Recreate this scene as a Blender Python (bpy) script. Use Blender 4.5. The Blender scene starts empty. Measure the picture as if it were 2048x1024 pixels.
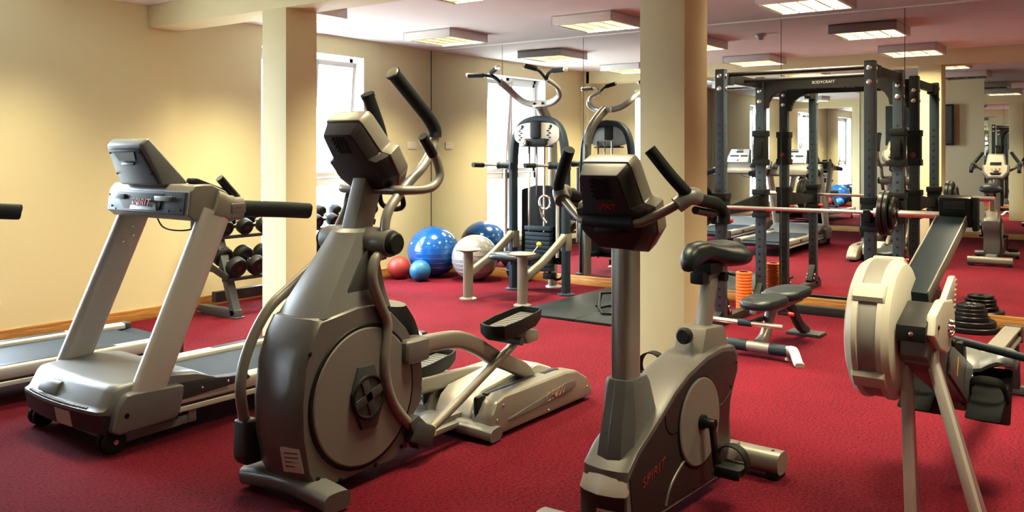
import bpy, bmesh, math, random
from mathutils import Vector, Matrix
random.seed(7)
PI = math.pi
S = bpy.context.scene
C = S.collection
R = math.radians

# ---------------------------------------------------------------- materials
def srgb(h):
    h = h.lstrip('#')
    f = lambda c: c / 12.92 if c <= .04045 else ((c + .055) / 1.055) ** 2.4
    return tuple(f(int(h[i:i + 2], 16) / 255) for i in (0, 2, 4)) + (1.0,)

def mat(name, col, rough=.5, metal=0., spec=.5, bump=0., bscale=200., var=0., coat=0., vscale=3.):
    m = bpy.data.materials.new(name); m.use_nodes = True
    nt = m.node_tree; b = nt.nodes['Principled BSDF']
    if isinstance(col, str): col = srgb(col)
    b.inputs['Base Color'].default_value = col
    b.inputs['Roughness'].default_value = rough
    b.inputs['Metallic'].default_value = metal
    b.inputs['Specular IOR Level'].default_value = spec
    if coat:
        b.inputs['Coat Weight'].default_value = coat; b.inputs['Coat Roughness'].default_value = .08
    if bump or var:
        tc = nt.nodes.new('ShaderNodeTexCoord')
    if var:
        n = nt.nodes.new('ShaderNodeTexNoise'); n.inputs['Scale'].default_value = vscale; n.inputs['Detail'].default_value = 6
        nt.links.new(tc.outputs['Object'], n.inputs['Vector'])
        mx = nt.nodes.new('ShaderNodeMix'); mx.data_type = 'RGBA'
        mx.inputs['A'].default_value = tuple(c * (1 - var) for c in col[:3]) + (1,)
        mx.inputs['B'].default_value = tuple(min(1, c * (1 + var)) for c in col[:3]) + (1,)
        nt.links.new(n.outputs['Fac'], mx.inputs['Factor']); nt.links.new(mx.outputs['Result'], b.inputs['Base Color'])
    if bump:
        n2 = nt.nodes.new('ShaderNodeTexNoise'); n2.inputs['Scale'].default_value = bscale; n2.inputs['Detail'].default_value = 3
        nt.links.new(tc.outputs['Object'], n2.inputs['Vector'])
        bp = nt.nodes.new('ShaderNodeBump'); bp.inputs['Strength'].default_value = bump; bp.inputs['Distance'].default_value = .002
        nt.links.new(n2.outputs['Fac'], bp.inputs['Height']); nt.links.new(bp.outputs['Normal'], b.inputs['Normal'])
    return m

M = {}
M['paint'] = mat('cream_wall_paint', (.79, .71, .43, 1), .75, bump=.15, bscale=90)
M['ceil'] = mat('white_ceiling_paint', (.86, .84, .84, 1), .85, bump=.1, bscale=60)
M['white'] = mat('white_gloss_frame', (.82, .82, .80, 1), .35)
M['silver'] = mat('silver_grey_metal', (.31, .30, .275, 1), .36, .55)
M['champ'] = mat('champagne_grey_metal', (.235, .22, .188, 1), .40, .4)
M['pale'] = mat('pale_grey_metal', (.52, .50, .46, 1), .42, .2)
M['grey'] = mat('mid_grey_plastic', (.165, .165, .16, 1), .42, .15)
M['dgrey'] = mat('dark_grey_plastic', (.042, .043, .043, 1), .5, spec=.35)
M['slate'] = mat('slate_blue_grey_plastic', (.034, .046, .064, 1), .46, spec=.35)
M['silverpl'] = mat('silver_grey_plastic', (.165, .175, .18, 1), .40, .2)
M['char'] = mat('charcoal_plastic', (.014, .014, .014, 1), .48, spec=.3)
M['brownblk'] = mat('brown_black_plastic', (.020, .015, .015, 1), .42, spec=.35)
M['body'] = mat('grey_machine_shroud', (.125, .12, .112, 1), .4, .2)
M['disc'] = mat('taupe_disc_plastic', (.175, .16, .145, 1), .45, .15)
M['black'] = mat('black_rubber', (.005, .006, .006, 1), .55, spec=.22)
M['foam'] = mat('black_foam_grip', (.006, .009, .011, 1), .66, spec=.22, bump=.3, bscale=400)
M['blackpl'] = mat('black_gloss_plastic', (.006, .007, .008, 1), .32, spec=.3)
M['vinyl'] = mat('black_vinyl_pad', (.010, .016, .020, 1), .38, spec=.35, bump=.15, bscale=300)
M['belt'] = mat('running_belt_rubber', (.013, .022, .033, 1), .6, spec=.25, bump=.3, bscale=500)
M['cream'] = mat('cream_plastic', (.66, .63, .53, 1), .36)
M['bright'] = mat('polished_steel', (.72, .70, .66, 1), .22, .9)
M['chrome'] = mat('chrome', (.8, .8, .8, 1), .1, 1.)
M['navy'] = mat('navy_steel_paint', (.011, .022, .033, 1), .55, spec=.25)
M['steelblue'] = mat('grey_blue_steel_paint', (.060, .070, .078, 1), .38)
M['red'] = mat('red_print', (.55, .02, .02, 1), .4)
M['redpl'] = mat('red_plastic', (.6, .03, .02, 1), .4)
M['whitepr'] = mat('white_print', (.75, .75, .74, 1), .5)
M['label'] = mat('paper_label', (.62, .57, .55, 1), .6)
M['ink'] = mat('black_ink', (.02, .02, .02, 1), .6)
M['yellow'] = mat('yellow_plastic', (.75, .55, .02, 1), .4)
M['orange'] = mat('orange_foam', (.86, .16, .010, 1), .55)
M['blueball'] = mat('blue_gym_ball_vinyl', (.003, .080, .34, 1), .16, coat=.4)
M['silverball'] = mat('silver_gym_ball_vinyl', (.26, .255, .25, 1), .24, .15, coat=.3)
M['redball'] = mat('red_medicine_ball', (.34, .035, .025, 1), .5, bump=.5, bscale=120)
M['cyanball'] = mat('light_blue_medicine_ball', (.010, .12, .28, 1), .45, bump=.4, bscale=120)
M['darkblueball'] = mat('dark_blue_medicine_ball', (.008, .03, .13, 1), .4)
M['mesh'] = mat('perforated_grey_metal', (.36, .36, .33, 1), .5, .5)
M['rubbermat'] = mat('black_rubber_mat', (.007, .012, .015, 1), .42, spec=.3, bump=.4, bscale=60)
M['pinkpr'] = mat('faded_pink_print', (.55, .26, .22, 1), .5)
M['dimred'] = mat('dull_red_print', (.20, .022, .018, 1), .45)
M['steelgrey'] = mat('steel_grey_plastic', (.105, .112, .115, 1), .42, .1)
M['matte'] = mat('matte_black_plastic', (.004, .0045, .005, 1), .7, spec=.06)
M['socket'] = mat('cream_socket_plastic', (.88, .83, .68, 1), .4)
M['screen'] = mat('dark_screen', (.02, .03, .03, 1), .12)
M['blade'] = mat('white_louvre_blade', (.44, .43, .38, 1), .22, 1.)
M['fixt'] = mat('white_light_housing', (.74, .73, .71, 1), .5)

# oak skirting
def wood():
    m = mat('oak_skirting', (.42, .20, .06, 1), .35); nt = m.node_tree; b = nt.nodes['Principled BSDF']
    tc = nt.nodes.new('ShaderNodeTexCoord'); mp = nt.nodes.new('ShaderNodeMapping'); mp.inputs['Scale'].default_value = (3, 3, 60)
    n = nt.nodes.new('ShaderNodeTexNoise'); n.inputs['Scale'].default_value = 2; n.inputs['Detail'].default_value = 8
    r = nt.nodes.new('ShaderNodeValToRGB'); r.color_ramp.elements[0].color = (.30, .13, .03, 1); r.color_ramp.elements[1].color = (.55, .28, .085, 1)
    r.color_ramp.elements[0].position = .3; r.color_ramp.elements[1].position = .7
    for a, c in ((tc.outputs['Object'], mp.inputs['Vector']), (mp.outputs['Vector'], n.inputs['Vector']), (n.outputs['Fac'], r.inputs['Fac']), (r.outputs['Color'], b.inputs['Base Color'])): nt.links.new(a, c)
    return m
M['oak'] = wood()

def carpet():
    m = mat('red_loop_carpet', (.33, .014, .03, 1), .95, spec=.1); nt = m.node_tree; b = nt.nodes['Principled BSDF']
    tc = nt.nodes.new('ShaderNodeTexCoord')
    n = nt.nodes.new('ShaderNodeTexNoise'); n.inputs['Scale'].default_value = 75; n.inputs['Detail'].default_value = 4
    n3 = nt.nodes.new('ShaderNodeTexNoise'); n3.inputs['Scale'].default_value = 1.3; n3.inputs['Detail'].default_value = 5
    mi = nt.nodes.new('ShaderNodeMath'); mi.operation = 'MULTIPLY_ADD'; mi.inputs[1].default_value = .35
    nt.links.new(n3.outputs['Fac'], mi.inputs[0]); nt.links.new(n.outputs['Fac'], mi.inputs[2])
    r = nt.nodes.new('ShaderNodeValToRGB'); e = r.color_ramp.elements
    e[0].position = .42; e[0].color = (.033, .0016, .0045, 1); e[1].position = .88; e[1].color = (.166, .0082, .019, 1)
    nt.links.new(tc.outputs['Object'], n.inputs['Vector']); nt.links.new(tc.outputs['Object'], n3.inputs['Vector'])
    nt.links.new(mi.outputs['Value'], r.inputs['Fac']); nt.links.new(r.outputs['Color'], b.inputs['Base Color'])
    v = nt.nodes.new('ShaderNodeTexVoronoi'); v.inputs['Scale'].default_value = 260
    nt.links.new(tc.outputs['Object'], v.inputs['Vector'])
    bp = nt.nodes.new('ShaderNodeBump'); bp.inputs['Strength'].default_value = .5; bp.inputs['Distance'].default_value = .004
    nt.links.new(v.outputs['Distance'], bp.inputs['Height']); nt.links.new(bp.outputs['Normal'], b.inputs['Normal'])
    return m
M['carpet'] = carpet()

def holed(name, col):
    """painted steel post with a row of punched holes on every face (object space)"""
    m = mat(name, col, .36); nt = m.node_tree; b = nt.nodes['Principled BSDF']; N = nt.nodes; L = nt.links
    tc = N.new('ShaderNodeTexCoord'); sp = N.new('ShaderNodeSeparateXYZ'); L.new(tc.outputs['Object'], sp.inputs[0])
    def mth(op, a, b_=None, c=None):
        n = N.new('ShaderNodeMath'); n.operation = op
        for i, v in enumerate((a, b_, c)):
            if v is None: continue
            if isinstance(v, (int, float)): n.inputs[i].default_value = v
            else: L.new(v, n.inputs[i])
        return n.outputs[0]
    x2 = mth('POWER', sp.outputs['X'], 2); y2 = mth('POWER', sp.outputs['Y'], 2)
    mn = mth('MINIMUM', x2, y2)
    z = mth('MULTIPLY', mth('SUBTRACT', mth('FRACT', mth('MULTIPLY', sp.outputs['Z'], 1 / .0655)), .5), .0655)
    d = mth('ADD', mn, mth('POWER', z, 2))
    hole = mth('LESS_THAN', d, .0115 ** 2)
    rng = mth('MULTIPLY', mth('GREATER_THAN', sp.outputs['Z'], .13), mth('LESS_THAN', sp.outputs['Z'], 1.66))
    f = mth('MULTIPLY', hole, rng)
    mx = N.new('ShaderNodeMix'); mx.data_type = 'RGBA'; mx.inputs['A'].default_value = col; mx.inputs['B'].default_value = (.003, .003, .003, 1)
    L.new(f, mx.inputs['Factor']); L.new(mx.outputs['Result'], b.inputs['Base Color'])
    return m
M['post'] = holed('punched_steel_post', (.032, .050, .068, 1))

mm = mat('silvered_mirror', (.90, .915, .90, 1), 0., 1.); M['mirror'] = mm
gl = bpy.data.materials.new('window_glass'); gl.use_nodes = True
nt = gl.node_tree; nt.nodes.remove(nt.nodes['Principled BSDF'])
t_ = nt.nodes.new('ShaderNodeBsdfTransparent'); g_ = nt.nodes.new('ShaderNodeBsdfGlossy'); g_.inputs['Roughness'].default_value = .02
mx_ = nt.nodes.new('ShaderNodeMixShader'); mx_.inputs[0].default_value = .06
nt.links.new(t_.outputs[0], mx_.inputs[1]); nt.links.new(g_.outputs[0], mx_.inputs[2]); nt.links.new(mx_.outputs[0], nt.nodes['Material Output'].inputs['Surface'])
M['glass'] = gl

# ---------------------------------------------------------------- mesh helpers
def V(*a): return Vector(a)
def NB(): return bmesh.new()

def _addfaces(bm, verts, faces):
    vs = [bm.verts.new(v) for v in verts]; fs = []
    for f in faces:
        try: fs.append(bm.faces.new([vs[i] for i in f]))
        except ValueError: pass
    return vs, fs

def _bevel(bm, fs, w, seg=2, ang=30):
    if w <= 0: return
    es = set()
    for f in fs:
        for e in f.edges: es.add(e)
    es = [e for e in es if len(e.link_faces) == 2 and e.calc_face_angle(0) > R(ang)]
    if es: bmesh.ops.bevel(bm, geom=es, offset=w, segments=seg, affect='EDGES', clamp_overlap=True, profile=.6)

def hexa(bm, p, bev=0, seg=2):
    """p: 8 corners, bottom ring 0-3 then top ring 4-7 in the same order"""
    vs, fs = _addfaces(bm, p, [(3, 2, 1, 0), (4, 5, 6, 7), (0, 1, 5, 4), (1, 2, 6, 5), (2, 3, 7, 6), (3, 0, 4, 7)])
    bmesh.ops.recalc_face_normals(bm, faces=fs); _bevel(bm, fs, bev, seg)

def box(bm, x0, x1, y0, y1, z0, z1, bev=0, seg=2, mtx=None):
    p = [(x0, y0, z0), (x1, y0, z0), (x1, y1, z0), (x0, y1, z0), (x0, y0, z1), (x1, y0, z1), (x1, y1, z1), (x0, y1, z1)]
    if mtx: p = [mtx @ Vector(q) for q in p]
    hexa(bm, p, bev, seg)

def bar(bm, a, b, w, h, bev=0, up=(0, 0, 1)):
    """rectangular bar from a to b; w across, h along up"""
    a, b = Vector(a), Vector(b); d = (b - a).normalized(); s = d.cross(Vector(up))
    if s.length < 1e-4: s = d.cross(Vector((0, 1, 0)))
    s.normalize(); u = s.cross(d).normalized()
    p = []
    for q in (a, b):
        p += [q - s * w / 2 - u * h / 2, q + s * w / 2 - u * h / 2, q + s * w / 2 + u * h / 2, q - s * w / 2 + u * h / 2]
    hexa(bm, p, bev)

def prism(bm, prof, y0, y1, bev=0, seg=2, axis='y', ang=30):
    """profile in (x,z) extruded along y (or (x,y) along z, (y,z) along x)"""
    n = len(prof)
    def mk(q, t): return {'y': (q[0], t, q[1]), 'z': (q[0], q[1], t), 'x': (t, q[0], q[1])}[axis]
    vs = [mk(q, y0) for q in prof] + [mk(q, y1) for q in prof]
    fs = [tuple(range(n)), tuple(range(2 * n - 1, n - 1, -1))] + [(i, i + n, (i + 1) % n + n, (i + 1) % n) for i in range(n)]
    v, f = _addfaces(bm, vs, fs); bmesh.ops.recalc_face_normals(bm, faces=f); _bevel(bm, f, bev, seg, ang)

def loft(bm, rings, cap=True, closed=True):
    n = len(rings[0]); vs = [bm.verts.new(v) for r in rings for v in r]; fs = []
    for i in range(len(rings) - 1):
        for j in range(n if closed else n - 1):
            k = (j + 1) % n
            try: fs.append(bm.faces.new((vs[i * n + j], vs[i * n + k], vs[(i + 1) * n + k], vs[(i + 1) * n + j])))
            except ValueError: pass
    if cap:
        for r in (0, len(rings) - 1):
            try: fs.append(bm.faces.new([vs[r * n + j] for j in range(n)]))
            except ValueError: pass
    bmesh.ops.recalc_face_normals(bm, faces=fs)
    return fs

def smooth(pts, k=6):
    """Catmull-Rom through the points"""
    P = [Vector(p) for p in pts]
    if len(P) < 3: return P
    Q = [P[0] * 2 - P[1]] + P + [P[-1] * 2 - P[-2]]; out = []
    for i in range(1, len(Q) - 2):
        a, b, c, d = Q[i - 1:i + 3]
        for j in range(k):
            t = j / k
            out.append(.5 * ((2 * b) + (c - a) * t + (2 * a - 5 * b + 4 * c - d) * t * t + (3 * b - a - 3 * c + d) * t ** 3))
    out.append(P[-1]); return out

def tube(bm, pts, r, n=14, sm=True, k=6, rb=None, up=None, sq=2.0, caps=True):
    """swept tube; r radius (or list), rb second radius for oval/box sections, sq superellipse power"""
    P = smooth(pts, k) if sm else [Vector(p) for p in pts]
    m = len(P); T = []
    for i in range(m):
        a = P[max(0, i - 1)]; b = P[min(m - 1, i + 1)]; T.append((b - a).normalized())
    if up is None:
        up = Vector((0, 0, 1)) if abs(T[0].z) < .9 else Vector((0, 1, 0))
    N_ = Vector(up); rings = []
    for i in range(m):
        N_ = (N_ - T[i] * N_.dot(T[i])).normalized(); B_ = T[i].cross(N_)
        ra = r[min(len(r) - 1, int(round(i * (len(r) - 1) / (m - 1))))] if isinstance(r, (list, tuple)) else r
        rc = ra if rb is None else rb
        ring = []
        for j in range(n):
            a = 2 * PI * j / n; c, s = math.cos(a), math.sin(a)
            c2 = math.copysign(abs(c) ** (2 / sq), c); s2 = math.copysign(abs(s) ** (2 / sq), s)
            ring.append(P[i] + N_ * ra * c2 + B_ * rc * s2)
        rings.append(ring)
    return loft(bm, rings, caps)

def rod(bm, a, b, r, n=16): tube(bm, [a, b], r, n, sm=False)

def lathe(bm, prof, c, axis='z', n=32, sy=1.):
    """prof: list of (radius, offset along axis)"""
    c = Vector(c); ax = {'x': (V(0, 1, 0), V(0, 0, 1), V(1, 0, 0)), 'y': (V(1, 0, 0), V(0, 0, 1), V(0, 1, 0)), 'z': (V(1, 0, 0), V(0, 1, 0), V(0, 0, 1))}
    if isinstance(axis, str): u, w, d = ax[axis]
    else:
        d = Vector(axis).normalized(); u = d.orthogonal().normalized(); w = d.cross(u)
    rings = []
    for r, t in prof:
        r = max(r, 1e-4)
        rings.append([c + d * t + u * r * math.cos(2 * PI * j / n) + w * r * sy * math.sin(2 * PI * j / n) for j in range(n)])
    loft(bm, rings)

def ball(bm, c, r, sx=1, sy=1, sz=1, n=40):
    g = bmesh.ops.create_uvsphere(bm, u_segments=n, v_segments=n // 2, radius=r)
    for v in g['verts']: v.co = Vector((v.co.x * sx + c[0], v.co.y * sy + c[1], v.co.z * sz + c[2]))

def sweepy(bm, prof, ys, shift, bev=0):
    """same profile at several y; shift(x,z,y)->(x,z)"""
    fs = loft(bm, [[(shift(x, z, y)[0], y, shift(x, z, y)[1]) for x, z in prof] for y in ys])
    return fs

def circle_pts(c, r, n=24, plane='xz', a0=0, a1=2 * PI):
    o = []
    for i in range(n):
        a = a0 + (a1 - a0) * i / (n - 1 if abs(a1 - a0) < 2 * PI - .01 else n); ca, sa = math.cos(a) * r, math.sin(a) * r
        o.append({'xz': (c[0] + ca, c[1], c[2] + sa), 'yz': (c[0], c[1] + ca, c[2] + sa), 'xy': (c[0] + ca, c[1] + sa, c[2])}[plane])
    return o

def ring(bm, c, r, t, plane='xz', n=32, m=8):
    """torus"""
    rings = []
    for i in range(n):
        a = 2 * PI * i / n; rr = []
        for j in range(m):
            b = 2 * PI * j / m; q = r + t * math.cos(b); h = t * math.sin(b)
            p = (q * math.cos(a), q * math.sin(a), h)
            p = {'xy': p, 'xz': (p[0], p[2], p[1]), 'yz': (p[2], p[0], p[1])}[plane]
            rr.append((c[0] + p[0], c[1] + p[1], c[2] + p[2]))
        rings.append(rr)
    rings.append(rings[0])
    n_ = m; vs = [[bm.verts.new(v) for v in r_] for r_ in rings[:-1]]; vs.append(vs[0]); fs = []
    for i in range(len(vs) - 1):
        for j in range(n_):
            fs.append(bm.faces.new((vs[i][j], vs[i][(j + 1) % n_], vs[i + 1][(j + 1) % n_], vs[i + 1][j])))
    bmesh.ops.recalc_face_normals(bm, faces=fs)

# ---------------------------------------------------------------- object helpers
SPLIT = {'bolt', 'screw', 'gusset', 'lamp_tube', 'guide_rod', 'vent_slat', 'rocker', 'key'}
def islands(bm):
    seen = set(); out = []
    for v in bm.verts:
        if v in seen: continue
        st = [v]; seen.add(v); isl = []
        while st:
            q = st.pop(); isl.append(q)
            for e in q.link_edges:
                o = e.other_vert(q)
                if o not in seen: seen.add(o); st.append(o)
        out.append(isl)
    return out

def obj(name, bm, m, parent=None, ang=32, loc=None):
    if name in SPLIT:
        isl = islands(bm)
        if len(isl) > 1:
            for one in isl[1:]:
                b2 = bmesh.new(); mp = {v: b2.verts.new(v.co) for v in one}
                for f in {f for v in one for f in v.link_faces}: b2.faces.new([mp[v] for v in f.verts])
                obj(name, b2, m, parent, ang, loc)
            bmesh.ops.delete(bm, geom=[v for one in isl[1:] for v in one], context='VERTS')
    for f in bm.faces: f.smooth = True
    for e in bm.edges:
        if len(e.link_faces) == 2: e.smooth = e.calc_face_angle(0) < R(ang)
    me = bpy.data.meshes.new(name); bm.to_mesh(me); bm.free()
    me.materials.append(M[m] if isinstance(m, str) else m)
    o = bpy.data.objects.new(name, me); C.objects.link(o)
    if parent: o.parent = parent
    if loc: o.location = loc
    return o

def tag(o, label, cat, group=None):
    o['label'] = label; o['category'] = cat
    if group: o['group'] = group
    return o

def thing(name, label, cat, loc=(0, 0, 0), rz=0, group=None):
    o = bpy.data.objects.new(name, None); C.objects.link(o); o.empty_display_size = .1
    o.location = loc; o.rotation_euler = (0, 0, rz)
    return tag(o, label, cat, group)

def struct(name, bm, m):
    o = obj(name, bm, m); o['kind'] = 'structure'; return o

def dup(root, loc, rz=None, label=None):
    """copy of a thing with its parts and sub-parts"""
    r = root.copy(); C.objects.link(r); r.location = loc
    if rz is not None: r.rotation_euler = (0, 0, rz)
    if label: r['label'] = label
    for ch in list(root.children):
        c = ch.copy(); C.objects.link(c); c.parent = r
        for g in ch.children:
            d = g.copy(); C.objects.link(d); d.parent = c
    return r

def text(name, body, size, origin, xdir, ydir, m, parent=None, depth=.0015, shear=0., bold=0., width=None):
    cu = bpy.data.curves.new(name, 'FONT'); cu.body = body; cu.size = size; cu.extrude = depth / 2
    cu.align_x = 'CENTER'; cu.align_y = 'CENTER'; cu.shear = shear; cu.offset = bold
    o = bpy.data.objects.new(name, cu)
    me = bpy.data.meshes.new_from_object(o); bpy.data.objects.remove(o)
    x = Vector(xdir).normalized(); y = Vector(ydir); y = (y - x * y.dot(x)).normalized(); z = x.cross(y)
    if width:
        w = max(v.co.x for v in me.vertices) - min(v.co.x for v in me.vertices); k = width / w
        for v in me.vertices: v.co.x *= k
    mt = Matrix((x, y, z)).transposed().to_4x4(); mt.translation = Vector(origin)
    me.transform(mt); me.materials.clear(); me.materials.append(M[m])
    o = bpy.data.objects.new(name, me); C.objects.link(o)
    if parent: o.parent = parent
    return o

# ================================================================ ROOM
ZC = 2.62; YN = 6.86; YA = 6.72; XM = 7.885; XT = -.30; YS = -3.6
XC0, XC1 = 4.14, 4.43
b = NB(); box(b, XT - .3, 8.2, YS - .3, 7.2, -.12, 0); struct('floor', b, 'carpet')
b = NB(); box(b, XT - .3, 8.2, YS - .3, 7.2, ZC, ZC + .12); struct('ceiling', b, 'ceil')
b = NB(); box(b, 7.905, 8.1, YS, 7.2, 0, ZC); struct('wall_east', b, 'paint')
b = NB(); box(b, XT - .2, XT, YS, 7.2, 0, ZC); struct('wall_west', b, 'paint')
b = NB(); box(b, XT, 7.9, YS - .2, YS, 0, ZC); struct('wall_south', b, 'paint')
WZ0, WZ1 = .30, 2.43
W1 = (5.40, 6.78); W2 = (1.72, 2.94)
def wall_window(name, xa, xb, y, w):
    b = NB(); y1 = y + .30
    box(b, xa, w[0], y, y1, 0, ZC); box(b, w[1], xb, y, y1, 0, ZC)
    box(b, w[0], w[1], y, y1, WZ1, ZC); box(b, w[0], w[1], y, y1, 0, WZ0)
    struct(name, b, 'paint')
wall_window('wall_north', XC1, 7.9, YN, W1)
wall_window('wall_alcove', XT - .1, XC1, YA, W2)
# white plastered reveals, frames and panes
def window(n, w, y):
    x0, x1 = w; b = NB(); t = .008
    box(b, x0, x0 + t, y + .001, y + .17, WZ0, WZ1); box(b, x1 - t, x1, y + .001, y + .17, WZ0, WZ1)
    box(b, x0, x1, y + .001, y + .17, WZ1 - t, WZ1); box(b, x0 - .02, x1 + .02, y - .03, y + .17, WZ0 - .025, WZ0 + .012, .004)
    o = struct('window_%d' % n, b, 'white')
    ya, yb = y + .17, y + .24; f = .06; xm = (x0 + x1) / 2; zt = 1.08
    b = NB()
    box(b, x0, x0 + f, ya, yb, WZ0, WZ1, .006); box(b, x1 - f, x1, ya, yb, WZ0, WZ1, .006)
    box(b, x0, x1, ya, yb, WZ1 - f, WZ1, .006); box(b, x0, x1, ya, yb, WZ0, WZ0 + f, .006)
    box(b, xm - .04, xm + .04, ya, yb, WZ0, WZ1, .006); box(b, x0, x1, ya, yb, zt - .045, zt + .045, .006)
    obj('window_frame', b, 'white', o)
    for k, (xa, xb) in enumerate(((x0 + f, xm - .04), (xm + .04, x1 - f))):
        b = NB(); box(b, xa, xb, ya + .03, ya + .036, WZ0 + f, zt - .045); obj('pane', b, 'glass', o)
        # upper sash: tilted inwards at the top on the right-hand light
        tilt = R(4.5) if k == 1 else 0
        mt = Matrix.Translation((0, ya, zt + .045)) @ Matrix.Rotation(tilt, 4, 'X') @ Matrix.Translation((0, -ya, -zt - .045))
        b = NB(); za, zb = zt + .05, WZ1 - f; s = .055
        for q in ((xa, xa + s, za, zb), (xb - s, xb, za, zb), (xa, xb, za, za + s), (xa, xb, zb - s, zb)):
            box(b, q[0], q[1], ya - .02, ya + .04, q[2], q[3], .005, mtx=mt)
        sash = obj('sash', b, 'white', o)
        b = NB(); box(b, xa + s, xb - s, ya + .008, ya + .014, za + s, zb - s, mtx=mt); obj('sash_pane', b, 'glass', sash)
    b = NB(); box(b, xm + .05, xm + .065, ya - .05, ya - .01, 1.3, 1.42, .003); obj('sash_handle', b, 'white', o)
    l = bpy.data.lights.new('daylight_portal', 'AREA'); l.shape = 'RECTANGLE'; l.size = x1 - x0; l.size_y = WZ1 - WZ0
    l.cycles.is_portal = True
    lo = bpy.data.objects.new('daylight_portal', l); C.objects.link(lo); lo.location = (xm, y + .29, (WZ0 + WZ1) / 2); lo.rotation_euler = (R(-90), 0, 0)
window(1, W1, YN); window(2, W2, YA)
# beam and two square pillars
b = NB(); box(b, XC0, XC1, YS, YA + .05, 2.435, ZC, .004); struct('beam', b, 'paint')
PIL = ((4.98, 5.245), (1.885, 2.14))
for y0, y1 in PIL:
    b = NB(); box(b, XC0, XC1, y0, y1, 0, 2.44, .004); struct('pillar', b, 'paint')
# oak skirting
def skirt(name, x0, x1, y0, y1, h=.092):
    b = NB(); box(b, x0, x1, y0, y1, 0, h * .72, .003)
    gx = .006 if abs(x1 - x0) < .1 else 0; gy = .006 if abs(y1 - y0) < .1 else 0
    box(b, x0 + gx, x1 - gx, y0 + gy, y1 - gy, h * .68, h, .005); struct(name, b, 'oak')
skirt('baseboard_north', XC1, XM, YN - .022, YN + .01); skirt('baseboard_alcove', XT, XC1 + .02, YA - .022, YA + .01)
skirt('baseboard_east', XM - .035, 7.91, YS, YN); skirt('baseboard_west', XT - .01, XT + .022, YS, YA)

# mirror panels
edge = [6.855, 5.80, 4.74, 3.69, 2.64, 1.59, .53, -.53]
where = ['in the window corner, behind the gym balls', 'behind the pull-up tower', 'behind the black floor mats', 'partly hidden behind the square pillar',
         'behind the left posts of the power rack', 'behind the right posts of the power rack', 'behind the rowing machine rail']
for k in range(7):
    b = NB(); box(b, XM, XM + .01, edge[k + 1] + .003, edge[k] - .003, .094, ZC - .012)
    o = obj('mirror_panel', b, 'mirror'); tag(o, 'full-height wall mirror panel ' + where[k], 'mirror', 'mirror panels on the long wall')
b = NB(); box(b, XM - .006, XM + .015, YS, YN, ZC - .012, ZC, .002); struct('trim_1', b, 'fixt')
b = NB(); box(b, XM - .004, XM + .012, 6.852, 6.86, .094, ZC); struct('trim_2', b, 'dgrey')
for y0, y1, l in ((3.98, 5.34, 'wall mirror beside the wall television, on its window side'), (5.345, 6.70, 'wall mirror in the corner by the treadmills, opposite the long mirrors'), (-.3, .86, 'wall mirror behind the camera, farther from the television'), (.865, 2.03, 'wall mirror beside the wall television, on its side away from the windows')):
    b = NB(); box(b, XT + .001, XT + .012, y0, y1, .094, ZC - .01); o = obj('mirror_panel', b, 'mirror'); tag(o, l, 'mirror', 'mirrors on the television wall')
t = thing('television', 'black flat television high on the cream wall, seen in the long mirror', 'television', (XT + .004, 3.0, 1.85))
b = NB(); box(b, .05, .11, -.53, .53, -.33, .35, .01); obj('housing', b, 'blackpl', t)
b = NB(); box(b, .108, .113, -.505, .505, -.30, .325); obj('screen', b, 'screen', t)
b = NB(); box(b, .0, .06, -.15, .15, -.12, .12); obj('wall_bracket', b, 'char', t)

# wall sockets
t = thing('wall_socket', 'white double wall socket plate on cream wall above the gym balls', 'socket', (7.55, YN, 1.478))
b = NB(); box(b, -.073, .073, -.009, 0, -.043, .043, .003); obj('face_plate', b, 'socket', t)
for s in (-1, 1):
    b = NB(); box(b, s * .035 - .006, s * .035 + .006, -.013, -.008, .012, .03, .002); obj('rocker', b, 'socket', t)
# smoke detector
t = thing('smoke_detector', 'round white smoke detector on the ceiling, seen in the long mirror', 'smoke detector', (6.94, 3.17, ZC))
b = NB(); lathe(b, [(0, 0), (.055, 0), (.055, -.02), (.048, -.03), (0, -.03)], (0, 0, 0)); obj('base', b, 'white', t)
b = NB(); lathe(b, [(0, -.028), (.036, -.028), (.03, -.055), (.02, -.062), (0, -.062)], (0, 0, 0)); obj('chamber', b, 'fixt', t)

# ---------------------------------------------------------------- ceiling lights
LIGHT_E = 50.
def fixture():
    t = thing('ceiling_light', '', 'ceiling light', (0, 0, ZC), 0, 'square louvred ceiling lights')
    h = .3075; d = .085
    b = NB(); w = .012
    for q in ((-h, -h + w, -h, h), (h - w, h, -h, h), (-h, h, -h, -h + w), (-h, h, h - w, h)): box(b, q[0], q[1], q[2], q[3], -d, 0, .002)
    box(b, -h, h, -h, h, -.012, 0); obj('housing', b, 'fixt', t)
    b = NB()
    for q in ((-h, -h + .03, -h, h), (h - .03, h, -h, h), (-h, h, -h, -h + .03), (-h, h, h - .03, h)): box(b, q[0], q[1], q[2], q[3], -d - .004, -d + .004, .002)
    obj('rim', b, 'fixt', t)
    b = NB(); g = h - .03
    for k in range(1, 9):
        x = -g + 2 * g * k / 9; prism(b, [(x - .005, -d + .005), (x + .005, -d + .005), (x + .0015, -d + .04), (x - .0015, -d + .04)], -g, g)
    for k in range(0, 5):
        y = -g + 2 * g * k / 4; prism(b, [(y - .008, -d + .003), (y + .008, -d + .003), (y + .002, -d + .045), (y - .002, -d + .045)], -g, g, axis='x')
    obj('louvre', b, 'blade', t)
    b = NB()
    for k in range(4):
        y = -g + 2 * g * (k + .5) / 4; rod(b, (-g, y, -.024), (g, y, -.024), .008, 10)
    obj('lamp_tube', b, 'whitepr', t)
    return t
fx = None
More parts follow.
